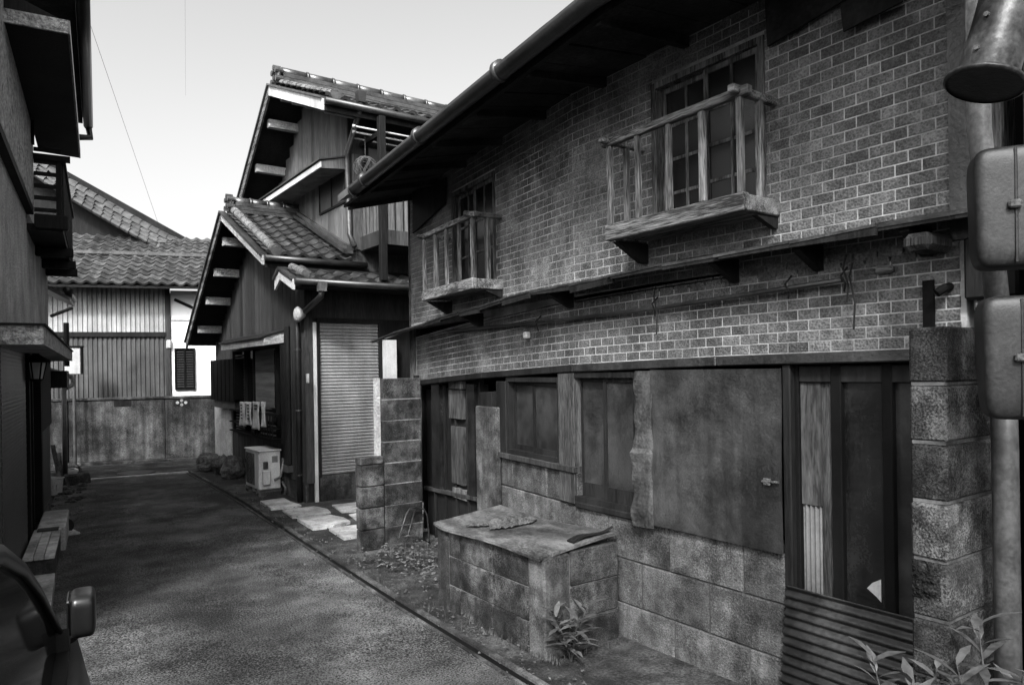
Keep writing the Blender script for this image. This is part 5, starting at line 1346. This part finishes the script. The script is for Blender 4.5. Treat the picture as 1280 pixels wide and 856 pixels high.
# greenhouse: roof and pillars; profile of the roof edge (f, z, inset)
edge = [(.02, .945, .012), (-.15, 1.06, .028), (-.33, 1.18, .045), (-.52, 1.285, .062), (-.75, 1.375, .08), (-1.05, 1.43, .09), (-1.5, 1.44, .092), (-1.9, 1.42, .092), (-2.1, 1.33, .08), (-2.22, 1.12, .05), (-2.28, .955, .03)]
mb = MB()
for f_, z, ins in edge[3:9]:
    for k in range(7):
        t_ = k/6; l = -ins-(WID-2*ins)*t_; mb.v.append(tuple(CM(l, f_, z+.05*sin(pi*t_)+.012)))
for i in range(5):
    for k in range(6): mb.f.append((i*7+k, i*7+k+1, (i+1)*7+k+1, (i+1)*7+k))
mb.build('roof', 'car_paint', car, smooth=True).modifiers.new('t', 'SOLIDIFY').thickness = .02
for side in (0, 1):
    L_ = lambda ins: -ins if side == 0 else -WID+ins
    pb_ = MB()
    for f_, z, i_ in edge:
        dx_, dz_ = -.95-f_, 1.15-z; q_ = .028/max(.2, sqrt(dx_*dx_+dz_*dz_))
        pb_.v += [tuple(CM(L_(i_-.004), f_+.012, z+.014)), tuple(CM(L_(i_-.012), f_+dx_*q_*.4, z+dz_*q_*.4)), tuple(CM(L_(i_-.006), f_+dx_*q_, max(z+dz_*q_, .945)))]
    for i in range(len(edge)-1):
        for j in (0, 1): pb_.f.append((3*i+j, 3*i+j+1, 3*i+j+4, 3*i+j+3))
    pb_.build('pillar', 'car_paint', car, smooth=True).modifiers.new('t', 'SOLIDIFY').thickness = .02
    g = MB(); top = edge[:11]
    for f_, z, i_ in top: g.v += [tuple(CM(L_(.012+.012), f_, .945)), tuple(CM(L_(i_), f_, max(z-.012, .946)))]
    for i in range(len(top)-1): g.f.append((2*i, 2*i+1, 2*i+3, 2*i+2))
    g.build('side_window', 'car_glass', car, smooth=True)
    MB().box(lambda a, b_, c: CM(a, b_, c), L_(.035)-.012, L_(-.0)+.004 if side == 0 else L_(.03), -2.25, .0, .935, .962).build('belt_trim', 'rubber', car)
    MB().tube([CM(L_(.08), -1.32, 1.42), CM(L_(.03), -1.25, .95)], .03, 8).build('pillar', 'rubber', car)
    for wf_ in (.42, -1.85):
        t_ = CM(L_(-.0)+(-.09 if side == 0 else .09), wf_, .27)
        wo = MB().tube([t_-crt*.09, t_-crt*.07, t_+crt*.07, t_+crt*.09], [.24, .27, .27, .24], 28).build('wheel', 'rubber', car, smooth=False)
        MB().tube([t_-crt*.093, t_+crt*.093], .17, 20).build('rim', 'tin', wo)
# windscreen and rear window
g = MB()
for f_, z, i_ in edge[:4]:
    for k in range(7):
        t_ = k/6; g.v.append(tuple(CM(-i_-.01-(WID-2*i_-.02)*t_, f_+.10*sin(pi*t_)*(1 if f_ > -.4 else .6), z+.0)))
for i in range(3):
    for k in range(6): g.f.append((i*7+k, i*7+k+1, (i+1)*7+k+1, (i+1)*7+k))
g.build('windscreen', 'car_glass', car, smooth=True)
g = MB()
for f_, z, i_ in edge[8:]:
    g.v += [tuple(CM(-i_, f_, z)), tuple(CM(-WID+i_, f_, z))]
for i in range(len(edge[8:])-1): g.f.append((2*i, 2*i+1, 2*i+3, 2*i+2))
g.build('rear_window', 'car_glass', car)
MB().cbox(CM, -1.3, -.16, -.42, -.02, .72, .90, .05).build('dashboard', 'rubber', car)
for l in (-.45, -1.05):
    MB().cbox(CM, l-.2, l+.2, -1.25, -1.08, .45, 1.2, .06).build('seat', 'black', car)
MB().tube([CM(-.45+.17*cos(2*pi*k/20), -.5+.07*sin(2*pi*k/20), .9+.15*sin(2*pi*k/20)) for k in range(21)], .014, 8).build('steering_wheel', 'rubber', car)
# folded wing mirror
mc = at(104, 764, 2.12)
l_m, f_m = (mc-C0).dot(crt), (mc-C0).dot(cf)
Mm = lambda a, b_, c: mc+crt*a+cf*b_+Vector((0, 0, c))
mir = rounded_box(Mm, .033, .072, .062, 5., 48, 24).build('mirror_housing', 'car_paint', car, smooth=True)
MB().cbox(Mm, -.040, -.030, -.062, .06, -.05, .052, .004).build('mirror_glass', 'chrome', mir)
MB().tube([Mm(-.01, .02, -.05), CM(.0, f_m+.02, mc.z-.07), CM(-.03, f_m+.0, mc.z-.075)], .024, 8).build('mirror_arm', 'rubber', mir)
MB().prism([(-.04, .94), (.06, .94), (-.03, 1.02)], lambda a, b_, c: CM(b_, a-.06, c), -.03, .004).build('mirror_base', 'rubber', car)
MB().cbox(CM, .02, .095, -.92, -.78, .70, .73, .01).build('door_handle', 'car_paint', car)
for l in (-.2, -1.26): MB().cbox(CM, l-.12, l+.12, .80, .93, .55, .66, .03).build('headlight', 'lamp_glass', car)

# ==================================================================== WIRES
def wire(name, pts, r, label):
    tag(MB().tube(pts, r, 5).build(name, 'wire_black'), label, 'cable')
a, b = at(-60, 283, 15), at(300, 306, 14.2)
wire('overhead_cable', [a.lerp(b, k/8)+Vector((0, 0, -.08*sin(pi*k/8))) for k in range(9)], .006, 'thin cable sagging in front of the far tiled roof')
a, b = at(92, -30, 14), at(215, 330, 26)
wire('overhead_cable', [a.lerp(b, k/6) for k in range(7)], .004, 'fine slanting cable crossing the sky above the alley')
a, b = at(231, -60, 20), at(232, 120, 34)
wire('overhead_cable', [a.lerp(b, k/6) for k in range(7)], .0025, 'very fine upright cable in the open sky')
